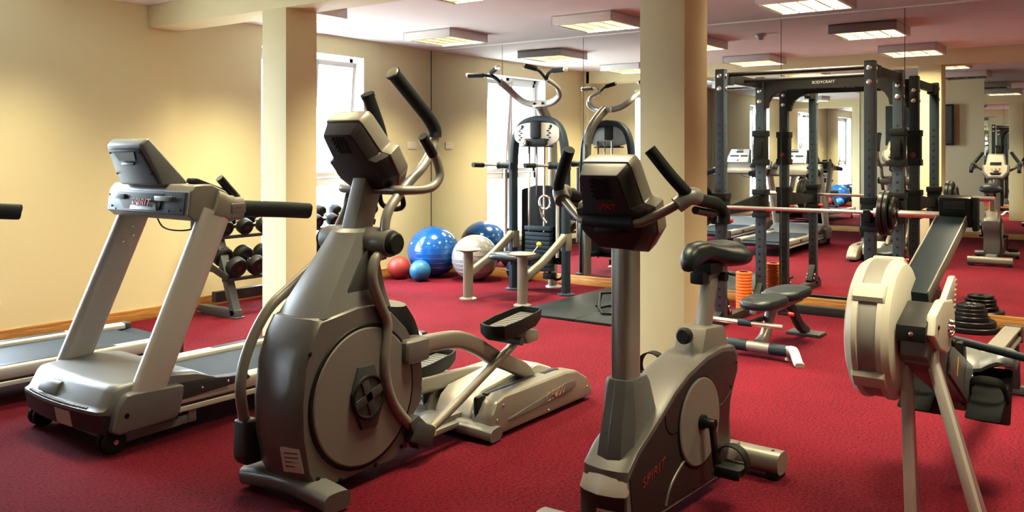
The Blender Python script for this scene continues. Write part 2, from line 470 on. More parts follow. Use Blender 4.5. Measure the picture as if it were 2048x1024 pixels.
rows = [(6.57 + .3075, 'the row along the mirrors'), (4.90, 'the row above the pillars'), (2.92, 'the row above the treadmills'), (.95, 'the row along the television wall')]
cols = [(5.78, 'nearest the windows'), (3.98, 'second from the windows'), (2.11, 'third from the windows'), (.25, 'farthest from the windows')]
def glow(e):
    l = bpy.data.lights.new('lamp_glow', 'AREA'); l.shape = 'SQUARE'; l.size = .54; l.energy = e; l.color = (1., .87, .55); l.spread = R(112); return l
ld = glow(LIGHT_E); ldim = glow(LIGHT_E * .5)
for x, rn in rows:
    for y, cn in cols:
        lab = 'square white louvred ceiling light in %s, %s' % (rn, cn)
        if fx is None: fx = fixture(); fx.location = (x, y, ZC); fx['label'] = lab; o = fx
        else: o = dup(fx, (x, y, ZC), None, lab)
        if x < 2: continue      # switched off
        lo = bpy.data.objects.new('lamp_glow', ld if x > 4 else ldim); C.objects.link(lo); lo.location = (x, y, ZC - .036)

# ================================================================ shared exercise console
def console(parent, o, tilt, k=1., txt=None, cols=('champ', 'char')):
    """o: middle of the lower edge; tilt: lean of the panel towards -x; back faces -x"""
    a = V(-math.sin(tilt), 0, math.cos(tilt)); nrm = V(math.cos(tilt), 0, math.sin(tilt)); o = Vector(o)
    P = lambda w, t, d: o + a * t * k + V(0, 1, 0) * w * k + nrm * d * k
    out = [(-.10, 0), (.10, 0), (.165, .085), (.175, .20), (.13, .215), (.112, .36), (.10, .385), (-.10, .385), (-.112, .36), (-.13, .215), (-.175, .20), (-.165, .085)]
    b = NB(); r0 = [P(w, t, -.035) for w, t in out]; r1 = [P(w, t, .03) for w, t in out]; r2 = [P(w * .93, .19 + (t - .19) * .95, .045) for w, t in out]
    fs = loft(b, [r0, r1, r2]); _bevel(b, fs, .008, 2, 25); h = obj('console_shell', b, cols[0], parent)
    # darker tapered back shell
    b = NB(); inn = lambda s, d, dt=0.: [P(w * s, .17 + (t - .19) * s + dt, d) for w, t in out]
    fs = loft(b, [inn(.965, -.034, .02), inn(.92, -.055, .02), inn(.80, -.10, .03)]); _bevel(b, fs, .006, 2, 25); back = obj('console_back', b, cols[1], parent)
    b = NB()
    for i in range(9):
        for j in range(4):
            lathe(b, [(0, 0), (.005, 0), (.005, .004), (0, .004)], P(-.03 + j * .02 + (i % 2) * .01, .262 + i * .0095, -.1005), -nrm, 8)
    obj('speaker_grille', b, 'black', back)
    if txt: text('lettering', txt, .03 * k, P(-.005, .225, -.1015), (0, -1, 0), a, 'red', back, .002, .15)
    # user side: pale overlay, screen, keys
    b = NB(); loft(b, [[P(w * .84, .19 + (t - .19) * .86, .044) for w, t in out], [P(w * .82, .19 + (t - .19) * .84, .049) for w, t in out]]); ov = obj('overlay', b, 'cream', parent)
    b = NB(); hexa(b, [P(-.07, .20, .047), P(.07, .20, .047), P(.07, .20, .053), P(-.07, .20, .053), P(-.07, .245, .047), P(.07, .245, .047), P(.07, .245, .053), P(-.07, .245, .053)], .002); obj('screen', b, 'screen', ov)
    b = NB(); hexa(b, [P(-.055, .05, .047), P(.055, .05, .047), P(.055, .05, .053), P(-.055, .05, .053), P(-.075, .085, .047), P(.075, .085, .047), P(.075, .085, .053), P(-.075, .085, .053)], .002); obj('tray', b, 'black', ov)
    for w, c in ((-.05, 'redpl'), (.0, 'silver'), (.05, 'yellow')):
        b = NB(); lathe(b, [(0, 0), (.011, 0), (.010, .006), (0, .006)], P(w, .14, .047), nrm, 16); obj('key', b, c, ov)

def bolt(bm, p, d, r=.007, h=.004):
    lathe(bm, [(0, 0), (r, 0), (r, h * .6), (r * .6, h), (0, h)], p, d, 12)

# ================================================================ TREADMILLS
TM = thing('treadmill', 'grey treadmill in front, motor hood and warning label facing the camera', 'treadmill', (2.17, 4.185, 0), R(-1.5), 'treadmills by the cream wall')
def treadmill(t):
    # deck
    b = NB()
    for s in (-1, 1):
        prism(b, [(.32, .115), (2.06, .115), (2.10, .135), (2.10, .15), (.32, .15)], s * .355 - .012, s * .355 + .012, .003)
    box(b, .30, 2.05, -.33, .33, .12, .175, .004); obj('deck_frame', b, 'char', t)
    b = NB(); prism(b, [(.50, .18), (2.06, .18), (2.115, .19), (2.13, .165), (2.115, .13), (2.06, .12), (2.0, .125), (2.0, .195), (.50, .195)][::-1], -.275, .275, 0); obj('running_belt', b, 'belt', t)
    for s in (-1, 1):
        b = NB(); y0, y1 = sorted((s * .285, s * .372))
        yo = s * .372; yi = s * .285
        prof = [(yi, .195), (yi, .212), (s * .30, .222), (s * .352, .222), (s * .368, .214), (yo, .20), (yo, .155), (s * .362, .148), (s * .362, .142), (yo, .135), (yo, .112), (s * .34, .105), (yi, .12)]
        prism(b, prof, .34, 2.08, .002, 1, 'x'); r = obj('side_rail', b, 'pale', t)
        b = NB(); prism(b, [(1.03, .2225), (1.66, .2225), (1.70, .2225), (1.66, .2245), (1.03, .2245), (.99, .2225)], s * .328 - .022, s * .328 + .022); obj('grip_pad', b, 'char', r)
        b = NB(); box(b, 2.075, 2.125, y0 - .002, y1 + .002, .108, .224, .012); obj('end_cap', b, 'dgrey', r)
        if s < 0: text('lettering', 'CT800', .05, (1.5, -.3735, .176), (1, 0, 0), (0, 0, 1), 'brownblk', r, .002, .2)
        b = NB(); prism(b, [(.30, .17), (.74, .195), (.76, .205), (.74, .228), (.62, .236), (.50, .252), (.30, .262)], s * .34 - .036, s * .34 + .036, .008); sc = obj('rail_shroud', b, 'dgrey', t)
        b = NB()
        for x, z in ((.47, .21), (.62, .212)): bolt(b, (x, s * .376, z), (0, s, 0))
        obj('bolt', b, 'bright', sc)
        b = NB(); lathe(b, [(0, 0), (.022, 0), (.022, .03), (0, .03)], (1.96, s * .34, 0), 'z', 16); rod(b, (1.96, s * .34, .03), (1.96, s * .34, .12), .012); obj('rear_foot', b, 'black', t)
    # motor hood, bowed in plan
    prof = [(-.055, .19), (-.055, .205), (-.038, .212), (-.030, .222), (.005, .285), (.025, .303), (.06, .310), (.30, .318), (.44, .30), (.54, .25), (.60, .212), (.62, .20), (.62, .17), (.0, .17)]
    ys = [-.372, -.365, -.35, -.31, -.21, -.1, 0, .1, .21, .31, .35, .365, .372]
    def sh(x, z, y):
        e = max(0, abs(y) - .345) / .027
        bow = .035 * (1 - (y / .372) ** 2) * max(0, 1 - max(0, x + .055) / .3)
        return (x - bow + .02 * e * e * (x < .1), z - (.016 * e * e if z > .25 else 0))
    b = NB(); sweepy(b, prof, ys, sh); hood = obj('motor_hood', b, 'silverpl', t, 40)
    b = NB(); prism(b, [(-.070, .222), (-.02, .222), (-.005, .282), (-.034, .283), (-.050, .270)], .02, .20, .010); obj('hand_recess', b, 'grey', hood)
    b = NB()
    for k in range(24):
        y = -.27 + k * .0235
        bow = .035 * (1 - (y / .352) ** 2); box(b, -.055 - bow + .004, -.03 - bow, y, y + .018, .206, .2145)
    obj('vent_grille', b, 'grey', hood)
    # lower nose shroud
    prof = [(-.052, .19), (-.034, .10), (.02, .085), (.34, .085), (.34, .19)]
    b = NB(); sweepy(b, prof, ys, lambda x, z, y: (x - .035 * (1 - (y / .372) ** 2) * (x < .0), z)); low = obj('nose_shroud', b, 'brownblk', t, 40)
    b = NB()
    y0, y1 = -.15, -.02
    f = lambda y, z: -.052 + (.19 - z) * .2 - .035 * (1 - (y / .372) ** 2) - .0035
    hexa(b, [(f(y0, .105), y0, .105), (f(y1, .105), y1, .105), (0, y1, .105), (0, y0, .105), (f(y0, .18), y0, .18), (f(y1, .18), y1, .18), (0, y1, .18), (0, y0, .18)]); wl = obj('warning_label', b, 'label', low)
    # wheels and lift bar
    b = NB()
    for s in (-1, 1): bar(b, (.04, s * .335, .055), (.44, s * .335, .07), .04, .045, .005)
    box(b, .02, .05, -.34, .34, .045, .07, .004); lb = obj('lift_frame', b, 'grey', t)
    b = NB()
    for s in (-1, 1): box(b, .40, .45, s * .335 - .025, s * .335 + .025, .045, .13, .01)
    obj('lift_bracket', b, 'grey', lb)
    for s in (-1, 1):
        for q in (.318, .364):
            b = NB(); lathe(b, [(0, -.017), (.035, -.017), (.05, -.015), (.056, -.009), (.056, .009), (.05, .015), (.035, .017), (0, .017)], (.02, s * q, .056), 'y', 28); w = obj('wheel', b, 'black', t)
            b = NB(); lathe(b, [(0, -.021), (.012, -.021), (.012, .021), (0, .021)], (.02, s * q, .056), 'y', 14); obj('hub', b, 'bright', w)
    # uprights and their boots
    for s in (-1, 1):
        b = NB(); prism(b, [(-.015, .11), (.015, .22), (.055, .268), (.09, .272), (.33, .262), (.355, .25), (.33, .13), (.30, .098), (.02, .09)], s * .372 - .042, s * .372 + .042, .018, 3); bt = obj('upright_boot', b, 'dgrey' if s > 0 else 'grey', t)
        b = NB(); lathe(b, [(0, 0), (.012, 0), (.012, .002), (0, .002)], (.055, s * .4145, .175), (0, s, 0), 16); obj('bolt_cap', b, 'black', bt)
        b = NB(); tube(b, [(.155, s * .372, .20), (.545, s * .372, 1.08)], .082, 24, sm=False, rb=.037, up=(1, 0, 0), sq=3.2); up = obj('upright', b, 'pale', t)
        b = NB()
        if s > 0:
          for dx, dz in ((-.005, .98), (.02, .93), (-.025, .90)): bolt(b, (.16 + (dz - .2) * .443 + dx, s * .372 - .038, dz), (0, -1, 0), .009)
          obj('bolt', b, 'bright', up)
    # console mast: cross body
    prof = [(.385, 1.075), (.40, 1.195), (.425, 1.225), (.52, 1.225), (.60, 1.19), (.66, 1.13), (.68, 1.06), (.50, 1.035), (.42, 1.045)]
    b = NB(); prism(b, prof, -.385, .385, .014, 3); cb = obj('console_body', b, 'champ', t)
    b = NB(); prism(b, [(.379, 1.078), (.394, 1.188), (.41, 1.188), (.41, 1.06)], -.35, .378, .004); fp = obj('front_panel', b, 'slate', t)
    b = NB(); hexa(b, [(.373, -.14, 1.095), (.373, .20, 1.095), (.40, .20, 1.095), (.40, -.14, 1.095), (.388, -.16, 1.175), (.388, .30, 1.175), (.41, .30, 1.175), (.41, -.16, 1.175)], .003); obj('recess', b, 'char', fp)
    b = NB(); hexa(b, [(.366, -.13, 1.09), (.366, .13, 1.09), (.40, .13, 1.09), (.40, -.13, 1.09), (.378, -.10, 1.13), (.378, .12, 1.13), (.40, .12, 1.13), (.40, -.10, 1.13)], .003); box(b, .372, .4, .19, .30, 1.14, 1.165, .004); box(b, .372, .4, -.24, -.10, 1.14, 1.165, .004); obj('holder_lip', b, 'silverpl', fp)
    text('lettering', 'SPIRIT', .05, (.368, .02, 1.128), (0, -1, 0), (.12, 0, 1), 'red', fp, .004, .2, .001, .19)
    b = NB()
    for y, z in ((-.32, 1.10), (-.28, 1.16), (-.22, 1.09), (.33, 1.10), (.35, 1.16), (.29, 1.085)): bolt(b, (.382, y, z), (-1, 0, 0), .006)
    obj('screw', b, 'black', fp)
    # arms and rails
    for s in (-1, 1):
        b = NB(); tube(b, [(.53, s * .372, 1.125), (.61, s * .372, 1.10), (.69, s * .375, 1.095)], [.075, .068, .06], 24, rb=.045, up=(0, 0, 1), sq=2.8); am = obj('console_arm', b, 'champ', t)
        if s < 0:
            b = NB(); box(b, .61, .695, -.4235, -.40, 1.075, 1.125, .006); obj('badge', b, 'grey', am)
            text('lettering', 'SPIRIT', .016, (.653, -.4245, 1.102), (1, 0, 0), (0, 0, 1), 'red', am, .001)
        b = NB(); tube(b, [(.67, s * .376, 1.096), (.95, s * .376, 1.076), (1.115, s * .376, 1.061), (1.13, s * .376, 1.060)], [.043] * 18 + [.036], 22, sq=2.3); obj('handrail', b, 'foam', t)
        b = NB(); tube(b, [(.715, s * .335, 1.13), (.595, s * .335, 1.255)], .021, 16, sm=False); pg = obj('pulse_grip', b, 'blackpl', t)
        b = NB(); bar(b, (.712, s * .335 - .004, 1.156), (.615, s * .335 - .004, 1.257), .016, .01, .003); obj('pulse_plate', b, 'chrome', pg)
        b = NB(); bar(b, (.48, s * .26, 1.245), (.70, s * .26, 1.165), .09, .028, .012); obj('bottle_tray', b, 'char', t)
    # display, standing slightly to the window side
    dy = .045; n0 = set(bpy.data.objects)
    q = .0
    b = NB(); hexa(b, [(.385, -.20, 1.215), (.53, -.215, 1.225), (.53, .215, 1.225), (.385, .20, 1.215), (.285, -.165, 1.425), (.325, -.175, 1.462), (.325, .175, 1.462), (.285, .165, 1.425)], .016, 3); dh = obj('display_housing', b, 'silverpl', t)
    b = NB(); hexa(b, [(.374, -.185, 1.222), (.40, -.185, 1.222), (.40, .185, 1.222), (.374, .185, 1.222), (.286, -.150, 1.402), (.30, -.150, 1.402), (.30, .150, 1.402), (.286, .150, 1.402)], .006); bk = obj('display_back', b, 'slate', t)
    n_ = V(-.90, 0, -.43); at_ = lambda y, t_: V(.374 - .088 * t_, y, 1.222 + .18 * t_) + n_ * .001
    b = NB(); prism(b, [(-.10, .0), (.10, .0), (.08, -.05), (-.08, -.05)], 0, .004, 0, 1, 'z')
    mt = Matrix((V(0, 1, 0), V(-.44, 0, .90), -n_)).transposed().to_4x4(); mt.translation = at_(0, .93) + n_ * .004
    b.transform(mt); obj('speaker_grille', b, 'char', bk)
    b = NB(); bar(b, at_(-.06, .60) + n_ * .006, at_(.06, .60) + n_ * .006, .012, .014, .004); obj('speaker_lip', b, 'silverpl', bk)
    b = NB()
    for y, t_ in ((-.14, .9), (.14, .9), (-.165, .3), (.165, .3)): bolt(b, at_(y, t_), n_, .006)
    obj('screw', b, 'black', bk)
    # user side of the display
    U = lambda y, t_, d: V(.53 - .205 * t_, y, 1.225 + .237 * t_) + V(.756, 0, .654) * d
    b = NB(); hexa(b, [U(-.185, .05, .0), U(.185, .05, .0), U(.185, .05, .008), U(-.185, .05, .008), U(-.155, .95, .0), U(.155, .95, .0), U(.155, .95, .008), U(-.155, .95, .008)], .003); ov = obj('overlay', b, 'cream', t)
    for y0, y1, t0, t1, c in ((-.06, .06, .70, .82, 'screen'), (-.15, -.03, .42, .52, 'screen'), (.0, .15, .42, .52, 'screen'), (-.05, .05, .86, .92, 'slate')):
        b = NB(); hexa(b, [U(y0, t0, .006), U(y1, t0, .006), U(y1, t0, .011), U(y0, t0, .011), U(y0, t1, .006), U(y1, t1, .006), U(y1, t1, .011), U(y0, t1, .011)]); obj('screen' if c == 'screen' else 'badge', b, c, ov)
    b = NB(); lathe(b, [(0, 0), (.018, 0), (.016, .008), (0, .008)], U(0, .17, .007), (.756, 0, .654), 18); obj('stop_key', b, 'redpl', ov)
    for o_ in set(bpy.data.objects) - n0:
        if o_.parent == t: o_.location.y += dy
    b = NB(); tube(b, [(.46, .02, 1.045), (.455, -.04, 1.0), (.46, -.13, .985), (.50, -.22, .99), (.55, -.27, 1.03)], .004, 8); obj('cable', b, 'black', t)
    b = NB(); box(b, .50, .60, -.30, -.22, .99, 1.045, .01); obj('cable_clip', b, 'black', t)
treadmill(TM)
dup(TM, (1.19, 5.43, 0), R(-3.0), 'grey treadmill by the wall at the left edge, only deck and handrail end in view')

# ================================================================ CROSS TRAINER
E_ = thing('cross_trainer', 'dark grey elliptical cross trainer with big round side disc, in the centre foreground', 'cross trainer', (2.35, 2.76, 0), 0)
def crosstrainer(t):
    prof = [(-.035, .07), (-.07, .13), (-.098, .27), (-.103, .40), (-.085, .55), (-.045, .66), (-.008, .72), (.20, .75), (.30, .745), (.40, .70), (.50, .61), (.575, .50), (.605, .40), (.60, .27), (.53, .20), (.50, .08), (.42, .05), (.05, .05)]
    ys = [-.145, -.138, -.11, -.06, 0, .06, .11, .138, .145]
    def sh(x, z, y):
        e = max(0, abs(y) - .125) / .02; f = max(0, min(1, (.12 - x) / .2))
        cx, cz = .25, .38
        return (x - .02 * f * (1 - (y / .145) ** 2) - (x - cx) * .03 * e * e, z - (z - cz) * .03 * e * e)
    b = NB(); sweepy(b, prof, ys, sh); mb = obj('main_shroud', b, 'body', t, 38)
    # upper neck of the shroud
    b = NB()
    def sec(z, x0, x1, w, c=.02): return [(x0 - .012, 0, z), (x0, -w * .55, z), (x0 + c, -w, z), (x1 - c, -w, z), (x1, -w + c, z), (x1, w - c, z), (x1 - c, w, z), (x0 + c, w, z), (x0, w * .55, z)]
    fs = loft(b, [sec(.718, -.002, .42, .138), sec(.80, .055, .40, .122), sec(.90, .13, .39, .105), sec(1.0, .205, .40, .09), sec(1.045, .235, .41, .082), sec(1.06, .26, .40, .07)]); nk = obj('neck_shroud', b, 'grey', t, 24)
    b = NB(); fs = loft(b, [sec(.706, -.018, .42, .1405), sec(.722, -.004, .41, .1405)]); obj('seam_band', b, 'char', nk)
    for s in (-1, 1):
        b = NB(); prism(b, [(.10, .745), (.34, .80), (.34, .99), (.28, .97), (.19, .85)], s * .109 - .012, s * .109 + .008, .008); obj('neck_panel', b, 'dgrey', nk)
    # disc covers
    for s in (-1, 1):
        b = NB(); lathe(b, [(0, 0), (.295, 0), (.30, s * .004), (.295, s * .009), (0, s * .009)], (.232, s * .1435, .372), 'y', 64); sl = obj('disc_groove', b, 'black', mb)
        b = NB(); lathe(b, [(.0, .0), (.284, .0), (.284, s * .010), (.278, s * .014), (.05, s * .016), (0, s * .016)], (.232, s * .1435, .372), 'y', 64); dc = obj('side_disc', b, 'disc', t)
        c = V(.232, s * .159, .372)
        b = NB(); oc = []
        for i, (ra, an) in enumerate(((.135, 75), (.142, 112), (.095, 165), (.135, 255), (.142, 292), (.095, 345))): oc.append((c.x + ra * math.cos(R(an)), c.z + ra * math.sin(R(an))))
        prism(b, oc, c.y - s * .002, c.y + s * .014, .006); hb = obj('hub_cover', b, 'dgrey', t)
        b = NB(); ring(b, (c.x, c.y + s * .014, c.z), .085, .008, 'xz', 40, 8); obj('hub_ring', b, 'black', hb)
        b = NB()
        for a in (20, 110):
            d = V(math.cos(R(a)), 0, math.sin(R(a))) * .082; bar(b, c + V(0, s * .017, 0) - d, c + V(0, s * .017, 0) + d, .038, .006, .002, up=(0, 1, 0))
        obj('hub_spoke', b, 'dgrey', hb)
    # ribbed rear cover
    b = NB()
    prism(b, [(.53, .21), (.60, .24), (.622, .40), (.60, .50), (.565, .53), (.55, .40)], -.125, .125, .01)
    for k in range(6): bar(b, (.555, -.128, .25 + k * .043), (.612, -.128, .275 + k * .043), .006, .012, .002)
    obj('rear_cover', b, 'dgrey', t)
    b = NB(); tube(b, [(.54, 0, .70), (.60, 0, .62), (.64, 0, .52)], .02, 12, rb=.10); 
    obj('rear_fairing', b, 'body', t)
    # stabilizers
    b = NB(); tube(b, [(-.035, -.275, .046), (-.028, -.20, .054), (-.015, 0, .062), (-.028, .18, .056), (-.035, .25, .048)], .040, 20, rb=.062, up=(0, 0, 1), sq=3.2, k=5); fs_ = obj('front_stabilizer', b, 'grey', t)
    for s in (-1, 1):
        b = NB(); lathe(b, [(0, 0), (.026, 0), (.026, .022), (.018, .03), (0, .03)], (-.02, s * .22, 0), 'z', 18); obj('levelling_foot', b, 'black', fs_)
    b = NB(); box(b, -.05, .10, -.06, .06, .045, .12, .01); obj('stabilizer_neck', b, 'char', t)
    b = NB(); hexa(b, [(-.078, -.128, .135), (-.105, -.045, .135), (-.095, -.045, .135), (-.068, -.128, .135), (-.094, -.124, .235), (-.1245, -.045, .235), (-.11, -.045, .235), (-.08, -.124, .235)], .001); lb = obj('warning_label', b, 'label', t)
    b = NB()
    for k in range(4):
        z = .16 + .018 * k; f = (z - .135) / .10; x = -.1015 - f * .0175; bar(b, (x + .021, -.115, z), (x - .0005, -.06, z), .002, .004)
    obj('label_print', b, 'ink', lb)
    # screws along the lower edge
    b = NB()
    for x, z in ((-.02, .10), (.10, .065), (.30, .065), (.46, .10), (-.06, .6)): bolt(b, (x, -.146, z), (0, -1, 0), .01)
    obj('screw', b, 'black', mb)
    # mast
    b = NB(); bar(b, (.325, 0, 1.03), (.445, 0, 1.40), .085, .11, .014, up=(-1, 0, .2)); obj('mast', b, 'champ', t)
    # pivots
    for s in (-1, 1):
        b = NB(); lathe(b, [(0, .04 * s), (.066, .04 * s), (.066, .085 * s), (.064, .12 * s), (.06, .185 * s), (.055, .20 * s), (0, .20 * s)], (.345, 0, 1.0), 'y', 32); pv = obj('pivot_housing', b, 'body', t)
        b = NB(); lathe(b, [(0, .198 * s), (.047, .198 * s), (.047, .222 * s), (.04, .23 * s), (0, .23 * s)], (.345, 0, 1.0), 'y', 28); obj('end_cap', b, 'black', pv)
    # moving handles
    r_ = .0215
    y = -.165
    b = NB(); tube(b, [(.345, y, 1.0), (.335, y, 1.06), (.36, y, 1.14), (.46, y, 1.235), (.575, y, 1.32), (.645, y, 1.405), (.66, y, 1.46)], r_, 16); h = obj('moving_handle', b, 'silver', t)
    b = NB(); tube(b, [(.66, y, 1.455), (.658, y, 1.49), (.612, y, 1.545), (.50, y, 1.635), (.405, y, 1.71), (.385, y, 1.725)], [.03] * 20 + [.03, .031, .031, .034, .034], 18); g = obj('grip', b, 'foam', h)
    b = NB(); lathe(b, [(0, 0), (.03, 0), (.027, .006), (0, .008)], (.382, y, 1.727), (-.8, 0, .6), 20); obj('grip_end', b, 'champ', h)
    y = .165
    b = NB(); tube(b, [(.345, y, 1.0), (.38, y, 1.05), (.43, y, 1.13), (.45, y, 1.19), (.53, y, 1.225), (.63, y, 1.30), (.665, y, 1.38), (.66, y, 1.42)], r_, 16); h = obj('moving_handle', b, 'silver', t)
    b = NB(); tube(b, [(.66, y, 1.41), (.655, y, 1.45), (.635, y, 1.51), (.585, y, 1.61), (.56, y, 1.66)], [.03] * 16 + [.033, .034], 18); obj('grip', b, 'foam', h)
    # lower swing arms with couplings
    y = -.165
    b = NB(); tube(b, [(.33, y, .97), (.275, y, .93), (.262, y, .855), (.302, y, .755), (.348, y, .665), (.344, y, .585), (.334, y, .505), (.346, y, .40), (.392, y, .30), (.467, y, .212), (.52, y, .165)], .0225, 16); obj('swing_arm', b, 'champ', t)
    b = NB(); bar(b, (.49, y, .165), (.62, y, .105), .075, .10, .022); prism(b, [(.46, .21), (.52, .23), (.62, .14), (.58, .08), (.52, .075)], y - .03, y + .03, .012); cp = obj('swing_coupling', b, 'dgrey', t)
    b = NB(); box(b, .62, .645, y - .022, y + .022, .105, .15, .004); obj('lock_tab', b, 'yellow', cp)
    b = NB(); tube(b, [(.59, y, .12), (.77, y, .19), (1.05, y - .005, .315), (1.22, y - .008, .385), (1.28, y - .005, .42), (1.29, y + .02, .455)], .022, 16, k=4); obj('pedal_link', b, 'champ', t)
    y = .195
    b = NB(); tube(b, [(.33, .175, .96), (.27, .185, .90), (.12, y, .80), (.02, y, .735), (-.055, y, .64), (-.108, y, .53), (-.126, y, .43), (-.114, y, .33), (-.10, y, .28)], .0225, 16); obj('swing_arm', b, 'champ', t)
    b = NB(); prism(b, [(-.135, .30), (-.07, .30), (.0, .25), (.045, .21), (.04, .15), (-.01, .115), (-.12, .115), (-.14, .15)], y - .038, y + .038, .018, 3); cp = obj('swing_coupling', b, 'dgrey', t)
    b = NB(); box(b, .045, .065, y - .02, y + .02, .18, .215, .004); obj('lock_tab', b, 'yellow', cp)
    b = NB(); tube(b, [(.03, y, .19), (.30, y, .215), (.70, y, .235), (.95, y, .25)], .022, 16); obj('pedal_link', b, 'champ', t)
    # fixed handle bars
    for s in (-1, 1):
        b = NB(); tube(b, [(.405, s * .03, 1.222), (.41, s * .12, 1.222), (.43, s * .19, 1.222), (.52, s * .23, 1.225), (.575, s * .24, 1.245), (.60, s * .245, 1.29), (.58, s * .245, 1.35), (.55, s * .245, 1.385)], .0205, 16); fh = obj('fixed_handle', b, 'champ', t)
        b = NB(); tube(b, [(.555, s * .245, 1.375), (.485, s * .245, 1.455)], .023, 16, sm=False); pg = obj('pulse_grip', b, 'blackpl', fh)
        b = NB(); bar(b, (.556, s * .252, 1.396), (.505, s * .252, 1.452), .018, .012, .003); obj('pulse_plate', b, 'chrome', pg)
    b = NB(); tube(b, [(.50, -.10, 1.215), (.52, -.10, 1.15), (.53, -.04, 1.13), (.52, .03, 1.15), (.50, .03, 1.215)], .012, 10); obj('bottle_holder', b, 'black', t)
    b = NB(); lathe(b, [(0, 0), (.022, 0), (.026, .02), (.02, .035), (0, .035)], (.41, 0, 1.13), (1, 0, .3), 16); obj('lock_knob', b, 'black', t)
    console(t, (.50, -.01, 1.24), R(38), 1.0, None, ('champ', 'brownblk'))
    # crank arms and pedals
    for s, z0, pts, pz, px in ((-1, .50, [(.58, .515), (.70, .512), (.86, .495), (1.0, .44), (1.14, .36), (1.30, .29), (1.40, .24), (1.46, .185)], .535, 1.215), (1, .22, [(.50, .23), (.70, .235), (.90, .225), (1.1, .215), (1.30, .20), (1.40, .18)], .30, 1.02)):
        y = s * .135
        b = NB(); tube(b, [(x, y, z) for x, z in pts], .042, 20, rb=.024, up=(0, 0, 1), sq=3.5, k=5); obj('roller_arm', b, 'champ', t)
        b = NB(); x0 = pts[0][0]; box(b, x0 - .13, x0 + .025, y - .055, y + .045, pts[0][1] - .058, pts[0][1] + .048, .022, 3); obj('crank_cap', b, 'body', t)
        yp = s * .205
        b = NB()
        out = [(-.20, -.03), (-.175, -.075), (-.05, -.088), (.12, -.08), (.17, -.06), (.17, .06), (.12, .08), (-.05, .088), (-.175, .075), (-.20, .03)]
        rg = lambda k, z, dz=0: [(px + x * k, yp + yy * k, z + dz + .11 * x) for x, yy in out]
        fs = loft(b, [rg(.86, pz - .045), rg(.98, pz - .02), rg(1.0, pz + .03), rg(.93, pz + .03), rg(.90, pz - .008)]); pd = obj('pedal', b, 'black', t, 40)
        b = NB()
        for k in range(11):
            x = px - .15 + k * .028; bar(b, (x, yp - .05, pz + .004 + .11 * (x - px)), (x, yp + .05, pz + .004 + .11 * (x - px)), .014, .006, .002)
        bar(b, (px - .17, yp, pz - .017), (px + .15, yp, pz + .018), .12, .006); obj('pedal_tread', b, 'grey', pd)
        b = NB(); prism(b, [(px + .02, pz - .05), (px + .16, pz - .06), (px + .16, pz - .115), (px + .06, pz - .12)], yp - .05, yp + .05, .01); obj('pedal_bracket', b, 'champ', t)
        b = NB(); rod(b, (px - .02, yp - .07, pz - .09), (px - .02, y, pz - .09), .02); box(b, px - .07, px + .05, yp - .05, yp + .05, pz - .075, pz - .045, .008); obj('pedal_axle', b, 'dgrey', t)
    # rear rail unit
    for s in (-1, 1):
        y0, y1 = sorted((s * .135, s * .265))
        prof = [(.99, .02), (.955, .06), (.96, .13), (1.0, .185), (1.06, .205), (1.62, .205), (1.74, .19), (1.85, .13), (1.905, .065), (1.90, .02)]
        b = NB(); prism(b, prof, y0, y1, .022, 3); rh = obj('rail_housing', b, 'champ', t)
        b = NB(); box(b, 1.03, 1.46, s * .165 - .018, s * .165 + .018, .19, .2075, .008); box(b, .958, 1.03, s * .165 - .018, s * .165 + .018, .08, .2055, .02); obj('roller_slot', b, 'black', rh)
        b = NB(); box(b, 1.52, 1.66, s * .175 - .02, s * .175 + .02, .195, .2075, .01); obj('hand_slot', b, 'black', rh)
        b = NB(); yo = s * .2665
        prism(b, [(1.09, .075), (1.09, .085), (1.62, .148), (1.70, .145), (1.72, .12), (1.66, .095), (1.60, .085)], *sorted((yo - s * .004, yo + s * .003)), .002); obj('side_moulding', b, 'body', rh)
        if s < 0: text('lettering', 'CE800', .068, (1.50, -.2735, .118), (1, 0, .085), (-.085, 0, 1), 'pinkpr', rh, .002, .25, -.004)
        b = NB()
        for x, z in ((1.01, .055), (1.0, .10), (1.05, .16), (1.45, .04), (1.84, .08)): bolt(b, (x, s * .2655, z), (0, s, 0), .008)
        obj('bolt', b, 'bright', rh)
        b = NB(); box(b, 1.80, 1.86, s * .2 - .03, s * .2 + .03, 0, .025, .004); obj('foot', b, 'black', rh)
    b = NB(); prism(b, [(.98, .10), (1.02, .165), (1.08, .20), (1.50, .245), (1.60, .235), (1.72, .19), (1.72, .08), (.98, .06)], -.115, .115, .02, 3); cc = obj('centre_cover', b, 'pale', t)
    b = NB(); hexa(b, [(1.06, -.116, .17), (1.56, -.116, .232), (1.56, -.05, .244), (1.06, -.05, .2), (1.07, -.110, .178), (1.55, -.110, .240), (1.55, -.05, .248), (1.07, -.05, .205)]); obj('cover_strip', b, 'whitepr', cc)
    b = NB(); box(b, .50, 1.02, -.06, .06, .045, .11, .01); box(b, .50, .99, -.10, -.06, .06, .085, .004); obj('base_beam', b, 'silver', t)
    b = NB(); tube(b, [(.97, -.285, .042), (.962, -.18, .052), (.955, 0, .056), (.962, .18, .052), (.97, .285, .042)], .034, 16, rb=.055, up=(0, 0, 1), sq=3); ms = obj('middle_stabilizer', b, 'grey', t)
    for s in (-1, 1):
        b = NB(); lathe(b, [(0, 0), (.024, 0), (.024, .02), (0, .028)], (.965, s * .23, 0), 'z', 16); obj('levelling_foot', b, 'black', ms)
crosstrainer(E_)

